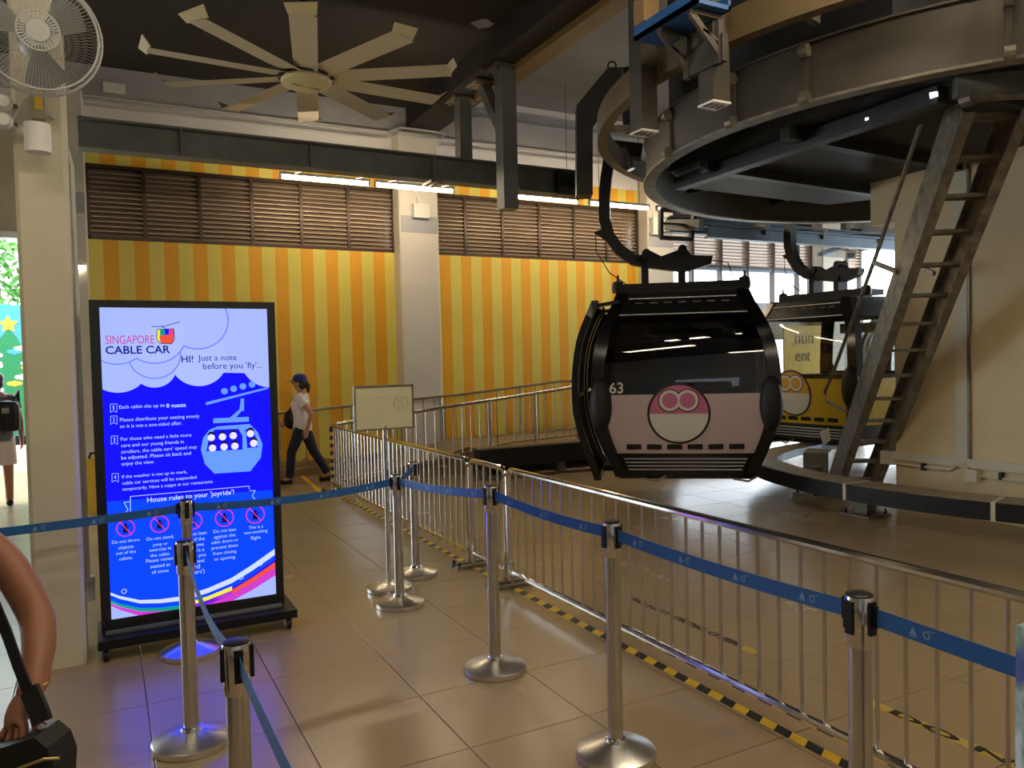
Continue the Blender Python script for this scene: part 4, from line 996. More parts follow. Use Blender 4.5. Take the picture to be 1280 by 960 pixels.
# ================================================================ DIGITAL DISPLAY
KY = 5.08
t = thing('digital_display', (.46, KY+.05, 0), 'tall portrait digital display showing blue cable car safety notes', 'display')
kx0, kx1, kz0, kz1 = -.058, .978, .13, 2.058
MB().span((kx0, KY+.0, kz0), (kx1, KY+.09, kz1)).build('body', BLACKPL, t)
sx0, sx1, sz0, sz1 = -.005, .93, .20, 2.015
bzm = mat('dark bezel', (.01, .012, .012), .25)
for a, b in (((kx0, kz0), (sx0, kz1)), ((sx1, kz0), (kx1, kz1)), ((sx0, kz0), (sx1, sz0)), ((sx0, sz1), (sx1, kz1))):
    MB().span((a[0], KY-.014, a[1]), (b[0], KY, b[1])).build('bezel', bzm, t)
MB().slab([(kx0-.02, KY-.16, .075), (kx1+.05, KY-.16, .075), (kx1+.05, KY+.26, .075), (kx0-.02, KY+.26, .075)], (0, 0, .05)).build('base_tray', BLACKPL, t)
MB().span((kx0+.02, KY-.05, .12), (kx1-.02, KY+.12, .14)).build('plinth', DKSTEEL, t)
for x in (kx0+.02, kx1): 
    for y in (KY-.12, KY+.22):
        cs = MB().lathe((x, y, .035), [(.0, -.014), (.034, -.014), (.036, 0), (.034, .014), (.0, .014)], 16, Matrix.Rotation(PI/2, 3, 'Y')).build('caster_wheel', BLACKRUB, t, True)
        MB().span((x-.02, y-.015, .03), (x+.02, y+.015, .078)).build('caster_fork', GALV, cs)
ES = 1.15
def em(n, r, g, b, k=1.0): return emis('screen '+n, srgb(r, g, b), ES*k)
E_BLUE = em('deep blue', 10, 8, 250, 2.6); E_MID = em('mid blue', 6, 45, 250, 2.2); E_CLOUD = em('cloud', 162, 178, 247); E_CLOUD2 = em('cloud shade', 112, 130, 240); E_CLOUD3 = em('cloud light', 166, 182, 250)
E_TXT = em('pale text', 175, 205, 255); E_NAVY = em('navy text', 22, 24, 130); E_PALE = em('pale blue', 100, 150, 250); E_RED = em('red', 225, 60, 120)
E_WHITE = em('white', 200, 212, 252); E_MAG = em('magenta', 200, 60, 200); E_YEL = em('yellow', 235, 225, 60); E_GRN = em('green', 20, 150, 130); E_ORG = em('orange red', 230, 80, 60); E_VIO = em('violet', 60, 10, 215); E_DK = em('dark', 25, 16, 60); E_FACE = em('face', 225, 220, 245)
scr = MB().span((sx0, KY-.004, sz0), (sx1, KY+.001, sz1)).build('screen', E_BLUE, t)
tag(scr, 'lit blue screen with white cloud artwork and text')
SY = KY-.004
def SP(x, y, lay): p = WY(x, y, SY); return Vector((min(max(p.x, sx0), sx1), SY-.0004*lay, min(max(p.z, sz0), sz1)))
def clip_poly(P_):
    for ax_, lim, sg in ((0, sx0, 1), (0, sx1, -1), (1, sz0, 1), (1, sz1, -1)):
        out = []
        for i in range(len(P_)):
            a, b = P_[i-1], P_[i]; ia = (a[ax_]-lim)*sg >= 0; ib = (b[ax_]-lim)*sg >= 0
            if ia != ib:
                k = (lim-a[ax_])/(b[ax_]-a[ax_]); out.append((a[0]+k*(b[0]-a[0]), a[1]+k*(b[1]-a[1])))
            if ib: out.append(b)
        P_ = out
        if not P_: break
    return P_
def scr_poly(nm, P_, m, lay, parent=None):
    P_ = clip_poly(P_)
    if len(P_) < 3: return
    return MB().add([(x, SY-.0004*lay, z) for x, z in P_], [tuple(range(len(P_)))]).build(nm, m, parent or scr)
def S2(x, y): p = WY(x, y, SY); return (p.x, p.z)
def circ(nm, cxp, cyp, rpx, m, lay, n=40, ry=None):
    c = S2(cxp, cyp); e = S2(cxp+rpx, cyp); R0 = e[0]-c[0]; R1 = R0*(ry or 1)
    return scr_poly(nm, [(c[0]+R0*math.cos(2*PI*i/n), c[1]+R1*math.sin(2*PI*i/n)) for i in range(n)], m, lay)
def ringp(nm, cxp, cyp, rpx, wpx, m, lay, n=28):
    c = S2(cxp, cyp); R0 = S2(cxp+rpx, cyp)[0]-c[0]; R1 = S2(cxp+rpx-wpx, cyp)[0]-c[0]
    vs = [(c[0]+r*math.cos(2*PI*i/n), SY-.0004*lay, c[1]+r*math.sin(2*PI*i/n)) for r in (R0, R1) for i in range(n)]
    return MB().add(vs, [(i, (i+1) % n, n+(i+1) % n, n+i) for i in range(n)]).build(nm, m, scr)
def strip(nm, top, bot, m, lay):
    P_ = [S2(*p) for p in top]+[S2(*p) for p in reversed(bot)]
    return scr_poly(nm, P_, m, lay)
def linep(nm, pts, wpx, m, lay):
    s = MB()
    for a, b in zip(pts[:-1], pts[1:]):
        A = Vector(S2(*a)); B = Vector(S2(*b)); d = (B-A).normalized(); n = Vector((-d.y, d.x))*(wpx*.0045/2)
        s.add([(q.x, SY-.0004*lay, q.y) for q in (A-n, B-n, B+n, A+n)], [(0, 1, 2, 3)])
    return s.build(nm, m, scr)
# lower brighter blue and white foot
scr_poly('screen_field', [S2(120, 628), S2(345, 612), S2(350, 775), S2(120, 805)], E_MID, 1)
# clouds
scr_poly('cloud', [(sx0, S2(200, 461)[1]), (sx1, S2(300, 468)[1]), (sx1, sz1), (sx0, sz1)], E_CLOUD, 1)
for (x, y, r_, mm, l) in ((147.6, 455, 39.6, E_CLOUD, 2), (193, 459, 27.7, E_CLOUD, 2), (248.6, 449, 35.5, E_CLOUD3, 2), (337.7, 449, 35.6, E_CLOUD, 2), (193, 443, 33.4, E_CLOUD2, 3), (193, 443, 31.7, E_CLOUD, 4),
                        (145.6, 419.5, 40.4, E_CLOUD2, 5), (193, 417.5, 40.4, E_CLOUD2, 5), (246.6, 399.7, 39.4, E_CLOUD2, 5), (145.6, 419.5, 38.6, E_CLOUD, 6), (193, 417.5, 38.6, E_CLOUD3, 6), (246.6, 399.7, 37.6, E_CLOUD, 6)):
    circ('cloud', x, y, r_, mm, l, n=64)
scr_poly('cloud', [(sx0, S2(150, 415)[1]), (S2(246, 400)[0], S2(246, 402)[1]), (S2(246, 400)[0], sz1), (sx0, sz1)], E_CLOUD, 7)
# swooshes
base = [(131, 738), (150, 745), (175, 750), (200, 749), (230, 745), (260, 735), (290, 722), (315, 706), (346, 684)]
def shift(p, a, b): n = len(p)-1; return [(x, y+a+(b-a)*i/n) for i, (x, y) in enumerate(p)]
scr_poly('screen_field', [S2(*p) for p in shift(base, 9, 20)]+[(sx1, sz0), (sx0, sz0)], E_CLOUD, 2)
mids = shift(base, 12, 24)
strip('swoosh', base, shift(base, 3, 8), E_WHITE, 3); strip('swoosh', shift(base, 3, 8), shift(base, 9, 13), E_MID, 3)
strip('swoosh', shift(base, 9, 13)[:5], shift(base, 12, 20)[:5], E_GRN, 4); strip('swoosh', shift(base, 7, 12)[4:7], shift(base, 10, 18)[4:7], E_YEL, 4); strip('swoosh', shift(base, 10, 17)[6:], shift(base, 11, 24)[6:], E_ORG, 4)
strip('swoosh', shift(base, 11, 14)[3:], shift(base, 14, 24)[3:], E_VIO, 3); strip('swoosh', shift(base, 13, 18), shift(base, 15, 34), E_MAG, 3)
for x, y in ((155, 739), (325, 704), (301, 721)): ringp('bubble', x, y, 3.4, .9, E_WHITE, 6)
def st(s_, xl, xr, y, m=E_TXT, bold=0.0, lay=9, height=None):
    a = WY(xl, y, SY-.0004*lay); b = WY(xr, y, SY-.0004*lay)
    return text_on('screen_text', s_, a, (1, 0, 0), (0, 0, 1), b.x-a.x, m, scr, bold=bold, height=height)
st('SINGAPORE', 132, 193, 430, em('logo pink', 190, 60, 140), .0, height=.05); st('CABLE CAR', 132, 213, 442.5, E_NAVY, .018, height=.045)
st('HI!', 227, 241.5, 453, E_NAVY, .012); st('Just a note', 247.5, 296, 451, E_NAVY); st("before you 'fly'...", 254, 328, 461.5, E_NAVY)
# little logo cabin
for x0, x1, mm in ((196, 200, E_YEL), (200, 206, E_GRN), (206, 211, E_BLUE), (211, 217, E_RED)):
    strip('logo_cabin', [(x0, 412), (x1, 411.5)], [(x0, 426), (x1, 428)], mm, 9)
strip('logo_cabin', [(199, 420), (216, 417)], [(201, 429), (215, 430)], E_ORG, 10); linep('logo_outline', [(196, 412), (217, 411), (218, 424), (214, 430), (200, 429), (196, 424), (196, 412)], .9, E_DK, 11)
linep('logo_cable', [(189, 408), (203, 408.5), (212, 406), (225, 402.5)], .9, E_NAVY, 11); linep('logo_cable', [(202, 407), (207, 411)], .9, E_NAVY, 11)
lines = [('Each cabin sits up to', 149, 206, 511), ('8 guests', 208, 232.5, 509.5), ('Please distribute your seating evenly', 150, 249.5, 527), ('so it is not a one-sided affair.', 150, 228, 535), ('For those who need a little more', 151, 239.5, 551), ('care and our young friends in', 151.5, 230, 559),
         ("strollers, the cable cars' speed may", 151.5, 246.5, 567), ('be adjusted. Please sit back and', 151.5, 239, 574.5), ('enjoy the view.', 152, 193, 582), ('If the weather is not up to mark,', 152.5, 234, 598), ('cable car services will be suspended', 153, 246, 606), ('temporarily. Have a cuppa at our restaurants.', 153, 267, 613.5)]
for s_, a, b, y in lines: st(s_, a, b, y, bold=.02 if s_ == '8 guests' else 0)
for k, (x, y) in enumerate(((142, 511), (142.3, 526), (143, 551), (144, 598))):
    linep('number_flag', [(x-4, y-6), (x+4, y-6.3), (x+4, y+4.3), (x, y+2.3), (x-4, y+4.6), (x-4, y-6)], .5, E_TXT, 9); st(str(k+1), x-.7 if k == 0 else x-1.3, x+.7 if k == 0 else x+1.3, y+1.0, height=.024)
linep('banner_outline', [(163, 641), (163, 620.5), (311.5, 607.5), (311.5, 612)], .8, E_TXT, 9); linep('banner_outline', [(165, 643), (154, 644), (160, 637), (155, 628), (163, 627)], .8, E_TXT, 9); linep('banner_outline', [(303, 627), (320, 625.5), (315, 620), (319, 613), (312, 613.5)], .8, E_TXT, 9)
st("House rules to your 'joyride'!", 184, 293, 628, E_WHITE, .01)
cols = [(157.5, 680, 6.9, ['Do not throw', 'objects', 'out of the', 'cabins.'], [35, 19, 25, 17]), (200.5, 676, 6.9, ['Do not stand,', 'jump or', 'exercise in', 'the cabin.', 'Please remain', 'seated at', 'all times'], [34, 19, 27, 25, 36, 25, 21]),
        (243, 671, 6.9, ['Do not lean', 'out of the', 'windows', "(there's a", 'chance you', 'may meet', 'bird', "peckers')"], [31, 26, 24, 25, 29, 26, 14, 26]), (281, 666.5, 6.9, ['Do not lean', 'against the', 'cabin doors or', 'prevent them', 'from closing', 'or opening'], [28, 27, 34, 33, 29, 26]), (320, 661.5, 6.6, ['This is a', 'non-smoking', 'flight.'], [18, 29, 13])]
for cx_, y, dy, ls, ws in cols:
    for k, (l_, wd) in enumerate(zip(ls, ws)): st(l_, cx_-wd/2, cx_+wd/2, y+dy*k)
for x, y in ((157, 660), (199.5, 655), (241, 651), (280.5, 647), (319, 643)):
    circ('icon_disc', x, y, 11, E_NAVY, 8, ry=1); circ('icon_disc', x, y, 10.2, E_MID, 9); ringp('icon_ring', x, y, 11.8, 1.3, E_RED, 12); linep('icon_slash', [(x-7.5, y-8), (x+7.5, y+8)], 1.2, E_RED, 12)
    circ('icon_figure', x, y-4, 2.2, E_DK, 10); strip('icon_figure', [(x-2.5, y-2), (x+2.5, y-2)], [(x-4, y+6), (x+4, y+6)], E_DK, 10); linep('icon_figure', [(x-6, y-3), (x, y), (x+6, y-4)], 1.3, E_DK, 10)
# cabin drawing
lift = [(276, 493), (287.5, 491), (299, 487), (310, 485)]
for i, (x, y) in enumerate(((280.5, 489), (292, 486), (303.5, 483), (315, 480.5))): circ('cable_wheel', x, y, 4.2, E_PALE, 6)
strip('cable_bar', [(257, 503), (334, 484)], [(257.5, 506.5), (335, 486)], E_PALE, 6)
strip('hanger_drawing', [(301, 498), (305, 498)], [(299, 515), (305, 513)], E_PALE, 6); strip('hanger_drawing', [(299, 512), (305, 510)], [(285, 524), (294, 523)], E_PALE, 6); strip('hanger_drawing', [(266.5, 523), (311, 521)], [(266.5, 529), (311, 527)], E_PALE, 6)
cab = [(272, 533), (312, 530), (322, 540), (328, 555), (326, 572), (313, 589), (268, 592), (256, 580), (251, 562), (254, 547), (262, 537)]
scr_poly('cabin_drawing', [S2(*p) for p in cab], E_PALE, 5)
scr_poly('cabin_window', [S2(*p) for p in ((268, 537), (298, 536), (303, 545), (303, 562), (258, 564), (261, 548))], E_BLUE, 6); scr_poly('cabin_window', [S2(*p) for p in ((307, 536), (318, 540), (322, 559), (309, 560))], E_BLUE, 6)
for x, y in ((264, 547), (278, 546), (291.5, 544.5), (313, 542), (265.5, 560), (280, 558.5), (293.5, 557.5), (317, 554)):
    circ('passenger_head', x, y, 4.6, E_FACE, 8); circ('passenger_hair', x, y-3.2, 4.6, E_DK, 7)

# ================================================================ PEOPLE
def skin_obj(name, J, bones, m, parent, root, sub=2, loc=None):
    """J: name -> ((x,y,z), r or (rx,ry))"""
    names = list(J); me = bpy.data.meshes.new(name)
    me.from_pydata([Vector(J[k][0]) for k in names], [(names.index(a), names.index(b)) for a, b in bones], [])
    o = bpy.data.objects.new(name, me); COL.objects.link(o); o.parent = parent; ORG[o] = ORG.get(parent, Vector())
    md = o.modifiers.new('Skin', 'SKIN'); md.use_smooth_shade = True
    sv = me.skin_vertices[0].data
    for i, k in enumerate(names):
        r_ = J[k][1]; sv[i].radius = r_ if isinstance(r_, tuple) else (r_, r_); sv[i].use_root = (k == root)
    s_ = o.modifiers.new('Sub', 'SUBSURF'); s_.levels = sub; s_.render_levels = sub
    me.materials.append(m); return o
def person(pos, heading, h, label, pose, skin, shirt_m, pants_m, shoe_m, sleeve=.45, pants_len=1.0, hair_m=HAIR, shirt_low=.0):
    """local frame: +y forward, +x right. heading: direction vector of forward"""
    a = math.atan2(heading[1], heading[0])-PI/2
    t = thing('person', pos, label, 'person', None, local=True); t.rotation_euler = (0, 0, a)
    k = h/1.7
    P = {'pelvis': (0, 0, .93), 'waist': (0, .0, 1.05), 'chest': (0, .01, 1.25), 'collar': (0, 0, 1.40), 'neck': (0, .01, 1.46), 'chin': (0, .04, 1.52), 'head': (0, .03, 1.60), 'crown': (0, .02, 1.66),
         'nose': (0, .125, 1.58),
         'shR': (.17, 0, 1.37), 'elR': (.24, -.02, 1.10), 'wrR': (.26, .06, .86), 'haR': (.26, .08, .78), 'shL': (-.17, 0, 1.37), 'elL': (-.24, -.02, 1.10), 'wrL': (-.26, .06, .86), 'haL': (-.26, .08, .78),
         'hipR': (.09, 0, .90), 'knR': (.10, .02, .50), 'anR': (.10, -.02, .09), 'toR': (.11, .14, .035), 'hipL': (-.09, 0, .90), 'knL': (-.10, .02, .50), 'anL': (-.10, -.02, .09), 'toL': (-.11, .14, .035)}
    P.update(pose); P = {q: Vector(v)*k for q, v in P.items()}
    Rr = {'pelvis': (.15, .11), 'waist': (.13, .10), 'chest': (.15, .11), 'collar': (.075, .06), 'neck': .046, 'chin': .068, 'head': (.086, .102), 'crown': (.07, .082), 'nose': .012, 'shR': .058, 'elR': .042, 'wrR': .028, 'haR': (.022, .04), 'shL': .058, 'elL': .042, 'wrL': .028, 'haL': (.022, .04),
          'hipR': .085, 'knR': .058, 'anR': .04, 'toR': .038, 'hipL': .085, 'knL': .058, 'anL': .04, 'toL': .038}
    sc = lambda v, e=1.0: tuple(q*k*e for q in v) if isinstance(v, tuple) else v*k*e
    bones = [('pelvis', 'waist'), ('waist', 'chest'), ('chest', 'collar'), ('collar', 'neck'), ('neck', 'chin'), ('chin', 'head'), ('head', 'crown'), ('head', 'nose')]
    for s_ in 'RL': bones += [('collar', 'sh'+s_), ('sh'+s_, 'el'+s_), ('el'+s_, 'wr'+s_), ('wr'+s_, 'ha'+s_), ('pelvis', 'hip'+s_), ('hip'+s_, 'kn'+s_), ('kn'+s_, 'an'+s_), ('an'+s_, 'to'+s_)]
    J = {q: (P[q], sc(Rr[q], 1.12)) for q in P}
    # fingers
    for s_ in 'RL':
        hd = (P['ha'+s_]-P['wr'+s_]).normalized(); fw = Vector((0, 1, 0)); fw = (fw-hd*fw.dot(hd)).normalized(); inn = hd.cross(fw)
        if inn.x*(1 if s_ == 'R' else -1) > 0: inn = -inn
        for n_, (f_, ln) in enumerate(((.026, .07), (.009, .08), (-.009, .075), (-.026, .06))):
            b0 = P['ha'+s_]+fw*f_*k; J['f%s%d' % (s_, n_)] = (b0+hd*ln*.55*k, .0085*k); J['g%s%d' % (s_, n_)] = (b0+hd*ln*k+inn*.018*k, .007*k)
            bones += [('ha'+s_, 'f%s%d' % (s_, n_)), ('f%s%d' % (s_, n_), 'g%s%d' % (s_, n_))]
        J['th'+s_] = (P['wr'+s_].lerp(P['ha'+s_], .6)+fw*.045*k, .010*k); J['ti'+s_] = (P['ha'+s_]+fw*.055*k+hd*.02*k, .008*k); bones += [('wr'+s_, 'th'+s_), ('th'+s_, 'ti'+s_)]
    body = skin_obj('body', J, bones, skin, t, 'pelvis')
    # shirt
    up = lambda z: Vector((0, 0, z*k))
    tor = [(P['pelvis']+up(-.09-shirt_low), (.168, .142)), (P['pelvis']+up(-.02), (.172, .146)), (P['waist'], (.160, .138)), (P['waist'].lerp(P['chest'], .5), (.162, .14)), (P['chest'], (.172, .146)), (P['collar']+up(-.06), (.168, .118)), (P['collar']+up(-.0), (.142, .108)), (P['collar']+up(.03), (.085, .078))]
    sh_ = MB().limb([p for p, r_ in tor], [sc(r_) for p, r_ in tor], 20, True)
    for s_ in 'RL':
        a, b = P['sh'+s_], P['sh'+s_].lerp(P['el'+s_], sleeve); c_ = P['collar']+up(-.02)
        sh_.limb([c_.lerp(a, .55), a+up(-.005), a.lerp(b, .5), b], [.068*k, .074*k, .071*k, .072*k], 14)
    sh_.build('shirt', shirt_m, t, True)
    tr = MB().limb([P['pelvis']+up(.10), P['pelvis']+up(.0), P['pelvis']+up(-.07), P['pelvis']+up(-.12)], [sc((.15, .125)), sc((.165, .138)), sc((.165, .135)), sc((.11, .10))], 20, True)
    for s_ in 'RL':
        h_, kn, an = P['hip'+s_]+up(-.02), P['kn'+s_], P['an'+s_]
        if pants_len <= .55: tr.limb([h_, h_.lerp(kn, .4), h_.lerp(kn, pants_len*2-.1)], [.098*k, .098*k, .10*k], 16)
        else: tr.limb([h_, h_.lerp(kn, .5), kn, kn.lerp(an, .5), kn.lerp(an, (pants_len-.5)*2-.06)], [.10*k, .09*k, .073*k, .068*k, .058*k], 16)
    tr.build('trousers', pants_m, t, True)
    for s_ in 'RL':
        d = (P['to'+s_]-P['an'+s_]); d.z = 0; d.normalize(); hl = P['an'+s_]-d*.05*k; hl.z = P['to'+s_].z+.01*k
        skin_obj('shoe', {'a': (hl, .046*k), 'b': (P['an'+s_].lerp(P['to'+s_], .5)+Vector((0, 0, -.005*k)), .048*k), 'c': (P['to'+s_]+d*.03*k, .04*k)}, [('a', 'b'), ('b', 'c')], shoe_m, t, 'b')
    if hair_m:
        hc = P['head']
        MB().ell(hc+Vector((0, -.022, .03))*k, (.096*k, .104*k, .098*k), 20, 14).ell(hc+Vector((0, -.045, -.03))*k, (.088*k, .075*k, .085*k), 18, 12).build('hair', hair_m, t, True)
    for sx in (-1, 1): MB().ell(P['head']+Vector((sx*.03, .088, .0))*k, (.011*k, .006*k, .007*k), 8, 6).build('eye', BLACKPL, t)
    for sx in (-1, 1): MB().ell(P['head']+Vector((sx*.082, .0, -.01))*k, (.012*k, .02*k, .03*k), 8, 6).build('ear', skin, t)
    MB().ell(P['chin']+Vector((0, .062, .012))*k, (.022*k, .008*k, .006*k), 10, 6).build('mouth', mat('lips', srgb(150, 85, 75), .5), t)
    return t, P, k
WHITET = mat('white cotton', srgb(225, 215, 215), .85, bump=.05, bscale=30); NAVY = mat('navy cloth', srgb(24, 27, 50), .8, bump=.05, bscale=40)
q = ZP(385, 604)
t, P, k = person((q.x-.05, q.y, 0), (-.885, .466), 1.50, 'woman in blue cap, white shirt and navy trousers walking past the display',
    {'hipR': (.09, -.0, .90), 'knR': (.1, -.14, .50), 'anR': (.1, -.36, .13), 'toR': (.1, -.24, .035), 'knL': (-.1, .16, .51), 'anL': (-.1, .20, .09), 'toL': (-.1, .34, .035),
     'elL': (-.2, -.2, 1.12), 'wrL': (-.18, -.12, .88), 'haL': (-.18, -.10, .80), 'elR': (.2, .12, 1.12), 'wrR': (.18, .30, .96), 'haR': (.17, .36, .92), 'chest': (0, .03, 1.25)}, SKIN, WHITET, NAVY, BLACKPL, .5, 1.0)
CAPB = mat('blue cap cloth', srgb(32, 40, 120), .8)
hc = P['head']
cp = MB().lathe(hc+Vector((0, -.008, .025))*k, [(.114*k, 0), (.113*k, .03*k), (.1*k, .075*k), (.065*k, .105*k), (.0, .115*k)], 20).build('cap', CAPB, t, True)
MB().slab([hc+Vector(v)*k for v in ((-.08, .07, .03), (.08, .07, .03), (.07, .17, .015), (.03, .21, .012), (-.03, .21, .012), (-.07, .17, .015))], (0, 0, .008*k)).build('cap_brim', CAPB, cp)
MB().span(hc+Vector((-.075, .085, -.018))*k, hc+Vector((.075, .10, .016))*k).build('sunglasses', BLACKPL, t)
skin_obj('ponytail', {'a': (hc+Vector((0, -.09, .02))*k, .035*k), 'b': (hc+Vector((0, -.14, -.05))*k, .04*k), 'c': (hc+Vector((.01, -.13, -.17))*k, .022*k)}, [('a', 'b'), ('b', 'c')], HAIR, t, 'a')
bagp = Vector(t.location)+Vector((-.885, .466, 0))*.16+Vector((0, 0, .9))
bg_ = thing('handbag', bagp, 'small black bag carried at the front of the walking woman', 'bag')
MB().ell(bagp, (.1, .1, .14), 14, 10).build('pouch', BLACKPL, bg_, True)
MB().tube([bagp+Vector((-.02, .02, .12)), bagp+Vector((.05, -.1, .3)), bagp+Vector((.12, -.1, .38))], .008, 6).build('strap', BLACKPL, bg_)
# left visitor with backpack seen from behind
GREYT = mat('grey mottled shirt', srgb(98, 98, 100), .85, var=.3, vscale=30); PALES = mat('pale pink shorts', srgb(205, 190, 190), .85)
pos = ZP(1, 634); pos.z = 0
fdir = Vector((-.15, .99))
t, P, k = person(pos, fdir, 1.64, 'person in grey shirt and pale shorts with black backpack at the left edge', {}, SKIN2, GREYT, PALES, BLACKPL, .5, .5)
bp = pos+Vector((.10, -.17, 1.14))
bk = thing('backpack', bp-Vector((0, 0, .25)), 'black backpack on the person at the left edge', 'backpack')
skin_obj('pack', {'a': (Vector((0, 0, .04)), (.15, .10)), 'b': (Vector((0, -.02, .22)), (.17, .13)), 'c': (Vector((0, 0, .42)), (.13, .09))}, [('a', 'b'), ('b', 'c')], BLACKPL, bk, 'b')
MB().box(bp+Vector((.02, -.15, .05)), (.07, .02, .06)).build('patch', mat('patch', srgb(150, 145, 140), .7), bk)
for sx in (-1, 1): MB().tube([bp+Vector((sx*.1, .0, .2)), bp+Vector((sx*.13, .12, .28)), bp+Vector((sx*.13, .2, .1)), bp+Vector((sx*.1, .08, -.15))], .018, 6).build('strap', BLACKPL, bk)

# foreground visitor at the left edge: arm, hand and shoulder bag in view
def LP(px_, py_, d): return DP(px_, py_, d)
t = thing('person', (LP(-190, 900, 2.15).x, LP(-190, 900, 2.15).y, 0), 'person at the lower left corner with bare arm holding a bag strap', 'person')
o0 = ORG[t]
def J_(p): return Vector(p)-o0
base_ = LP(-190, 900, 2.15); B2 = lambda lr, fwd, z: Vector((base_.x, base_.y, 0))+Vector((_r0.x, _r0.y, 0))*lr+Vector((_f.x, _f.y, 0)).normalized()*fwd+Vector((0, 0, z))
sh = B2(.20, 0, 1.33); el = LP(47, 770, 2.12); wr = LP(40, 862, 1.98); ha = LP(20, 893, 1.94)
JJ = {'pelvis': (J_(B2(0, 0, .92)), (.16, .12)), 'waist': (J_(B2(0, 0, 1.05)), (.14, .11)), 'chest': (J_(B2(0, 0, 1.22)), (.15, .12)), 'collar': (J_(B2(0, 0, 1.37)), .08), 'neck': (J_(B2(0, .01, 1.44)), .05), 'chin': (J_(B2(0, .05, 1.5)), .06), 'head': (J_(B2(0, .03, 1.58)), (.08, .09)), 'crown': (J_(B2(0, .02, 1.64)), .06), 'nose': (J_(B2(0, .13, 1.56)), .012),
      'shR': (J_(sh), .058), 'uaR': (J_(LP(8, 700, 2.14)), .050), 'elR': (J_(el), .046), 'faR': (J_(LP(49, 812, 2.05)), .043), 'wrR': (J_(wr), .030), 'haR': (J_(ha), (.030, .034)),
      'shL': (J_(B2(-.19, 0, 1.33)), .055), 'elL': (J_(B2(-.25, 0, 1.06)), .042), 'wrL': (J_(B2(-.22, .12, .86)), .03), 'haL': (J_(B2(-.2, .17, .8)), (.03, .03)),
      'hipR': (J_(B2(.09, 0, .88)), .09), 'knR': (J_(B2(.1, .02, .5)), .06), 'anR': (J_(B2(.1, -.02, .09)), .04), 'toR': (J_(B2(.11, .14, .035)), .035), 'hipL': (J_(B2(-.09, 0, .88)), .09), 'knL': (J_(B2(-.1, .02, .5)), .06), 'anL': (J_(B2(-.1, -.02, .09)), .04), 'toL': (J_(B2(-.11, .14, .035)), .035)}
bb = [('pelvis', 'waist'), ('waist', 'chest'), ('chest', 'collar'), ('collar', 'neck'), ('neck', 'chin'), ('chin', 'head'), ('head', 'crown'), ('head', 'nose'), ('collar', 'shR'), ('shR', 'uaR'), ('uaR', 'elR'), ('elR', 'faR'), ('faR', 'wrR'), ('wrR', 'haR'), ('collar', 'shL'), ('shL', 'elL'), ('elL', 'wrL'), ('wrL', 'haL')]
for s_ in 'RL': bb += [('pelvis', 'hip'+s_), ('hip'+s_, 'kn'+s_), ('kn'+s_, 'an'+s_), ('an'+s_, 'to'+s_)]
fing = [((31, 908, 1.90), (29, 924, 1.885), (20, 932, 1.90)), ((24, 913, 1.905), (20, 929, 1.89), (11, 934, 1.905)), ((16, 913, 1.915), (10, 928, 1.90), (3, 931, 1.915)), ((9, 910, 1.925), (2, 922, 1.915), (-4, 924, 1.925))]
for n_, fs_ in enumerate(fing):
    pr = 'haR'
    for m_, f_ in enumerate(fs_):
        nm_ = 'fg%d%d' % (n_, m_); JJ[nm_] = (J_(LP(*f_)), (.0105, .0098, .0085)[m_]); bb.append((pr, nm_)); pr = nm_
for nm_, f_, rr_ in (('tb', (44, 884, 1.92), .0125), ('tc', (47, 902, 1.90), .011), ('td', (43, 915, 1.89), .009)): JJ[nm_] = (J_(LP(*f_)), rr_)
bb += [('wrR', 'tb'), ('tb', 'tc'), ('tc', 'td')]
skin_obj('body', JJ, bb, SKIN2, t, 'pelvis')
DRS = mat('dark sleeveless top', srgb(40, 42, 50), .85)
RZ = Matrix.Rotation(-YAW, 3, 'Z')
def loft_b(secs, n=20):
    m_ = MB(); ax, ay = RZ @ Vector((1, 0, 0)), RZ @ Vector((0, 1, 0)); vs = []
    for p, rx, ry in secs: vs += [p+ax*(rx*math.cos(2*PI*q/n))+ay*(ry*math.sin(2*PI*q/n)) for q in range(n)]
    k_ = len(secs); fs = [(i*n+q, i*n+(q+1) % n, (i+1)*n+(q+1) % n, (i+1)*n+q) for i in range(k_-1) for q in range(n)]
    return m_.add(vs, fs+[tuple(range(n-1, -1, -1)), tuple((k_-1)*n+q for q in range(n))])
loft_b([(B2(0, 0, .80), .175, .14), (B2(0, 0, .92), .175, .14), (B2(0, 0, 1.05), .155, .125), (B2(0, 0, 1.22), .168, .135), (B2(0, 0, 1.31), .155, .11), (B2(0, 0, 1.365), .11, .085)]).build('top', DRS, t, True)
tr = loft_b([(B2(0, 0, 1.0), .15, .12), (B2(0, 0, .9), .165, .13), (B2(0, 0, .82), .165, .13), (B2(0, 0, .78), .11, .1)])
for sx in (-1, 1): tr.limb([B2(sx*.09, 0, .86), B2(sx*.095, .01, .68), B2(sx*.1, .02, .5), B2(sx*.1, -.02, .12)], [.1, .09, .073, .058])
tr.build('trousers', NAVY, t, True)
for sx in (-1, 1): skin_obj('shoe', {'a': (J_(B2(sx*.1, -.07, .045)), .046), 'b': (J_(B2(sx*.1, .05, .05)), .048), 'c': (J_(B2(sx*.11, .17, .04)), .04)}, [('a', 'b'), ('b', 'c')], BLACKPL, t, 'b')
MB().ell(B2(0, -.01, 1.625), (.098, .098, .095), 20, 14).ell(B2(0, -.045, 1.55), (.09, .085, .1), 18, 12).build('hair', HAIR, t, True)
for sx in (-1, 1): MB().ell(B2(sx*.03, .118, 1.58), (.011, .011, .007), 8, 6).build('eye', BLACKPL, t)
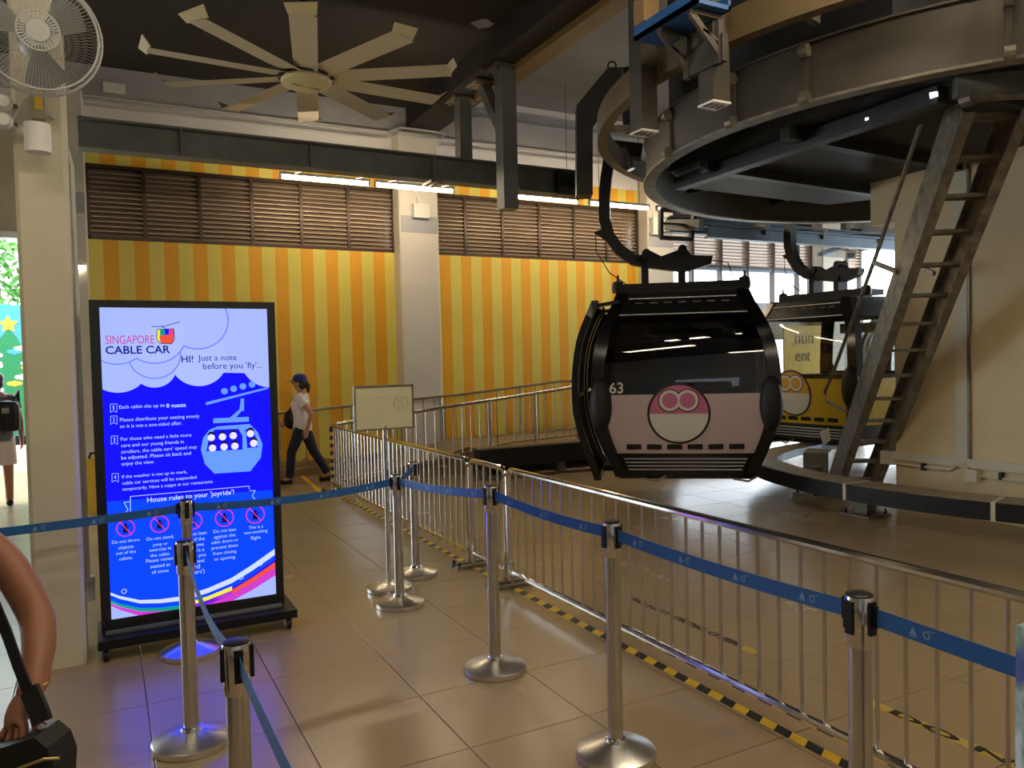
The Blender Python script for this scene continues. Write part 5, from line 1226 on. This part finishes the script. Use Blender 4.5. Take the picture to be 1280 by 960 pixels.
MB().tube([wr+(ha-wr).normalized()*-.02+Vector((.031*math.cos(i*PI/8), .031*math.sin(i*PI/8), 0)) for i in range(16)], .004, 6, closed=True).build('bracelet', mat('gold', (.8, .55, .2), .25, 1.0), t)
bgp = LP(28, 962, 1.86)
t = thing('shoulder_bag', bgp, 'black shoulder bag hanging at the lower left corner', 'bag')
st_p = [LP(-60, 640, 2.1), LP(-12, 742, 2.02), LP(8, 790, 1.98), LP(22, 830, 1.94), LP(33, 858, 1.91), LP(45, 885, 1.89), LP(53, 903, 1.88)]
MB().sweep(st_p, [(-.014, -.003), (.014, -.003), (.014, .003), (-.014, .003)], up=-_f).build('strap', BLACKPL, t)
MB().sweep([LP(37, 862, 1.905), LP(49, 890, 1.883), LP(53, 903, 1.878)], [(-.024, -.006), (.024, -.006), (.024, .006), (-.024, .006)], up=-_f).build('strap_pad', BLACKRUB, t)
rg = [LP(53+5*math.cos(i*PI/6), 908+4*math.sin(i*PI/6), 1.875) for i in range(12)]
MB().tube(rg, .003, 6, up=_f, closed=True).build('strap_ring', CHROME, t)
pl = [LP(-110, 975, 1.9), LP(-20, 938, 1.87), (LP(30, 922, 1.87)), LP(52, 915, 1.87), LP(68, 928, 1.87), LP(76, 950, 1.87), LP(70, 1090, 1.9), LP(-110, 1100, 1.9)]
MB().slab([p-_f*.03 for p in pl], _f*.1).build('bag_body', BLACKRUB, t)
MB().tube([LP(-60, 985, 1.835), LP(20, 962, 1.835), LP(55, 949, 1.835), LP(74, 948, 1.835)], .004, 6, up=_f).build('zip', mat('brass zip', (.5, .4, .15), .4, .8), t)

# visitor at the right edge
FLOR = bpy.data.materials.new('blue and white floral cloth'); FLOR.use_nodes = True
nt = FLOR.node_tree; b_ = nt.nodes['Principled BSDF']; tc = nt.nodes.new('ShaderNodeTexCoord'); nz = nt.nodes.new('ShaderNodeTexNoise'); nz.inputs['Scale'].default_value = 14
cr = nt.nodes.new('ShaderNodeValToRGB'); cr.color_ramp.elements[0].position = .38; cr.color_ramp.elements[0].color = (*srgb(70, 84, 150), 1); cr.color_ramp.elements[1].position = .6; cr.color_ramp.elements[1].color = (*srgb(190, 205, 215), 1)
e_ = cr.color_ramp.elements.new(.5); e_.color = (*srgb(120, 150, 130), 1)
nt.links.new(tc.outputs['Object'], nz.inputs['Vector']); nt.links.new(nz.outputs['Fac'], cr.inputs[0]); nt.links.new(cr.outputs[0], b_.inputs['Base Color']); b_.inputs['Roughness'].default_value = .85
rp = DP(1452, 900, 1.18); rp.z = 0
person(rp, (_f.x, _f.y), 1.50, 'person in blue floral top at the lower right edge', {'elR': (.24, -.05, 1.1), 'elL': (-.205, -.06, 1.06), 'wrL': (-.12, .14, .92), 'haL': (-.08, .19, .92)}, SKIN2, FLOR, NAVY, BLACKPL, .95, 1.0, HAIR, .12)

# ================================================================ OUTSIDE THE ENTRANCE
q = WY(5, 430, 15.0)
t = thing('poster_hoarding', (q.x-1, 15, 0), 'bright blue hoarding printed with a starred green tree', 'hoarding')
HB = mat('sky blue print', srgb(70, 160, 220), .5); HG = mat('green print', srgb(40, 130, 90), .5); HY = mat('golden print', srgb(225, 180, 70), .5); HW = mat('white print', srgb(235, 240, 240), .5); HR = mat('red print', srgb(215, 70, 80), .5)
zt = WY(15, 381, 15).z
MB().span((q.x-2.5, 15, .45), (q.x+1.0, 15.05, zt)).build('panel', HB, t)
MB().span((q.x-2.5, 14.9, 0), (q.x+1.0, 15.1, .45)).build('plinth', WHITEPL, t)
MB().span((q.x-2.5, 14.98, .43), (q.x+1.0, 15.06, .6)).build('dark_base', BLACKPL, t)
tcx = WY(10, 400, 15).x; yy = 14.995
tree = [(tcx, 2.35), (tcx+.12, 2.2), (tcx+.2, 2.0), (tcx+.35, 1.75), (tcx+.55, 1.4), (tcx+.8, .62), (tcx-.8, .62), (tcx-.55, 1.4), (tcx-.35, 1.75), (tcx-.2, 2.0), (tcx-.12, 2.2)]
MB().slab([(x, yy, z) for x, z in tree], (0, .004, 0)).build('printed_tree', HG, t)
star = [(tcx+(.15 if i % 2 == 0 else .075)*math.sin(i*PI/5), yy-.003, 2.42+(.15 if i % 2 == 0 else .075)*math.cos(i*PI/5)) for i in range(10)]
MB().slab(star, (0, .002, 0)).build('printed_star', HY, t)
rr = random.Random(5)
for k_ in range(16):
    z = rr.uniform(.75, 2.05); x = tcx+rr.uniform(-.45, .45)*(1.3-(z-.6)/1.8)
    m_ = (HW, HW, HY, HR, HB)[k_ % 5]; s = MB()
    for dx in (-.06, 0, .06): s.ell((x+dx, yy-.002, z), (.05, .003, .035 if dx else .05), 10, 6)
    s.build('printed_spot', m_, t)
LEAFM = mat('tree leaf', srgb(90, 150, 60), .6, rand=.2); BARK = mat('bark', srgb(110, 90, 70), .8, var=.2)
def tree_out(x, y, h, sp, label, n=900, seed=1):
    t = thing('tree', (x, y, 0), label, 'tree', 'trees outside the entrance'); rr = random.Random(seed)
    MB().tube([(x, y, 0), (x+.1, y, h*.4), (x-.05, y+.1, h*.75)], .12, 8).build('trunk', BARK, t, True)
    s = MB()
    for i in range(n):
        c = Vector((x+rr.gauss(0, sp*.45), y+rr.gauss(0, sp*.3), h*.62+rr.gauss(0, h*.17)))
        d1 = Vector((rr.uniform(-1, 1), rr.uniform(-1, 1), rr.uniform(-1, 1))).normalized(); d2 = d1.cross(Vector((rr.uniform(-1, 1), rr.uniform(-1, 1), rr.uniform(-1, 1)))).normalized(); l = rr.uniform(.08, .16)
        s.add([c-d1*l, c+d2*l*.4, c+d1*l, c-d2*l*.4], [(0, 1, 2, 3)])
    tag(s.build('foliage', LEAFM, t), kind='stuff')
tree_out(-1.9, 18.5, 6.0, 2.0, 'leafy tree behind the printed hoarding', 1600, 2)
q = ZP(113, 637); q.x = -.12; q.y = 10.3
t = thing('wet_floor_sign', (q.x, q.y, 0), 'yellow folding caution sign half hidden behind the display', 'sign')
for sg in (-1, 1):
    MB().slab([(q.x-.15, q.y+sg*.16, 0), (q.x+.15, q.y+sg*.16, 0), (q.x+.10, q.y+sg*.02, .62), (q.x-.10, q.y+sg*.02, .62)], (0, sg*.012, 0)).build('leaf', YELLOWT, t)
MB().tube([(q.x-.06, q.y, .61), (q.x-.04, q.y, .68), (q.x+.04, q.y, .68), (q.x+.06, q.y, .61)], .015, 8).build('handle', BLACKPL, t)
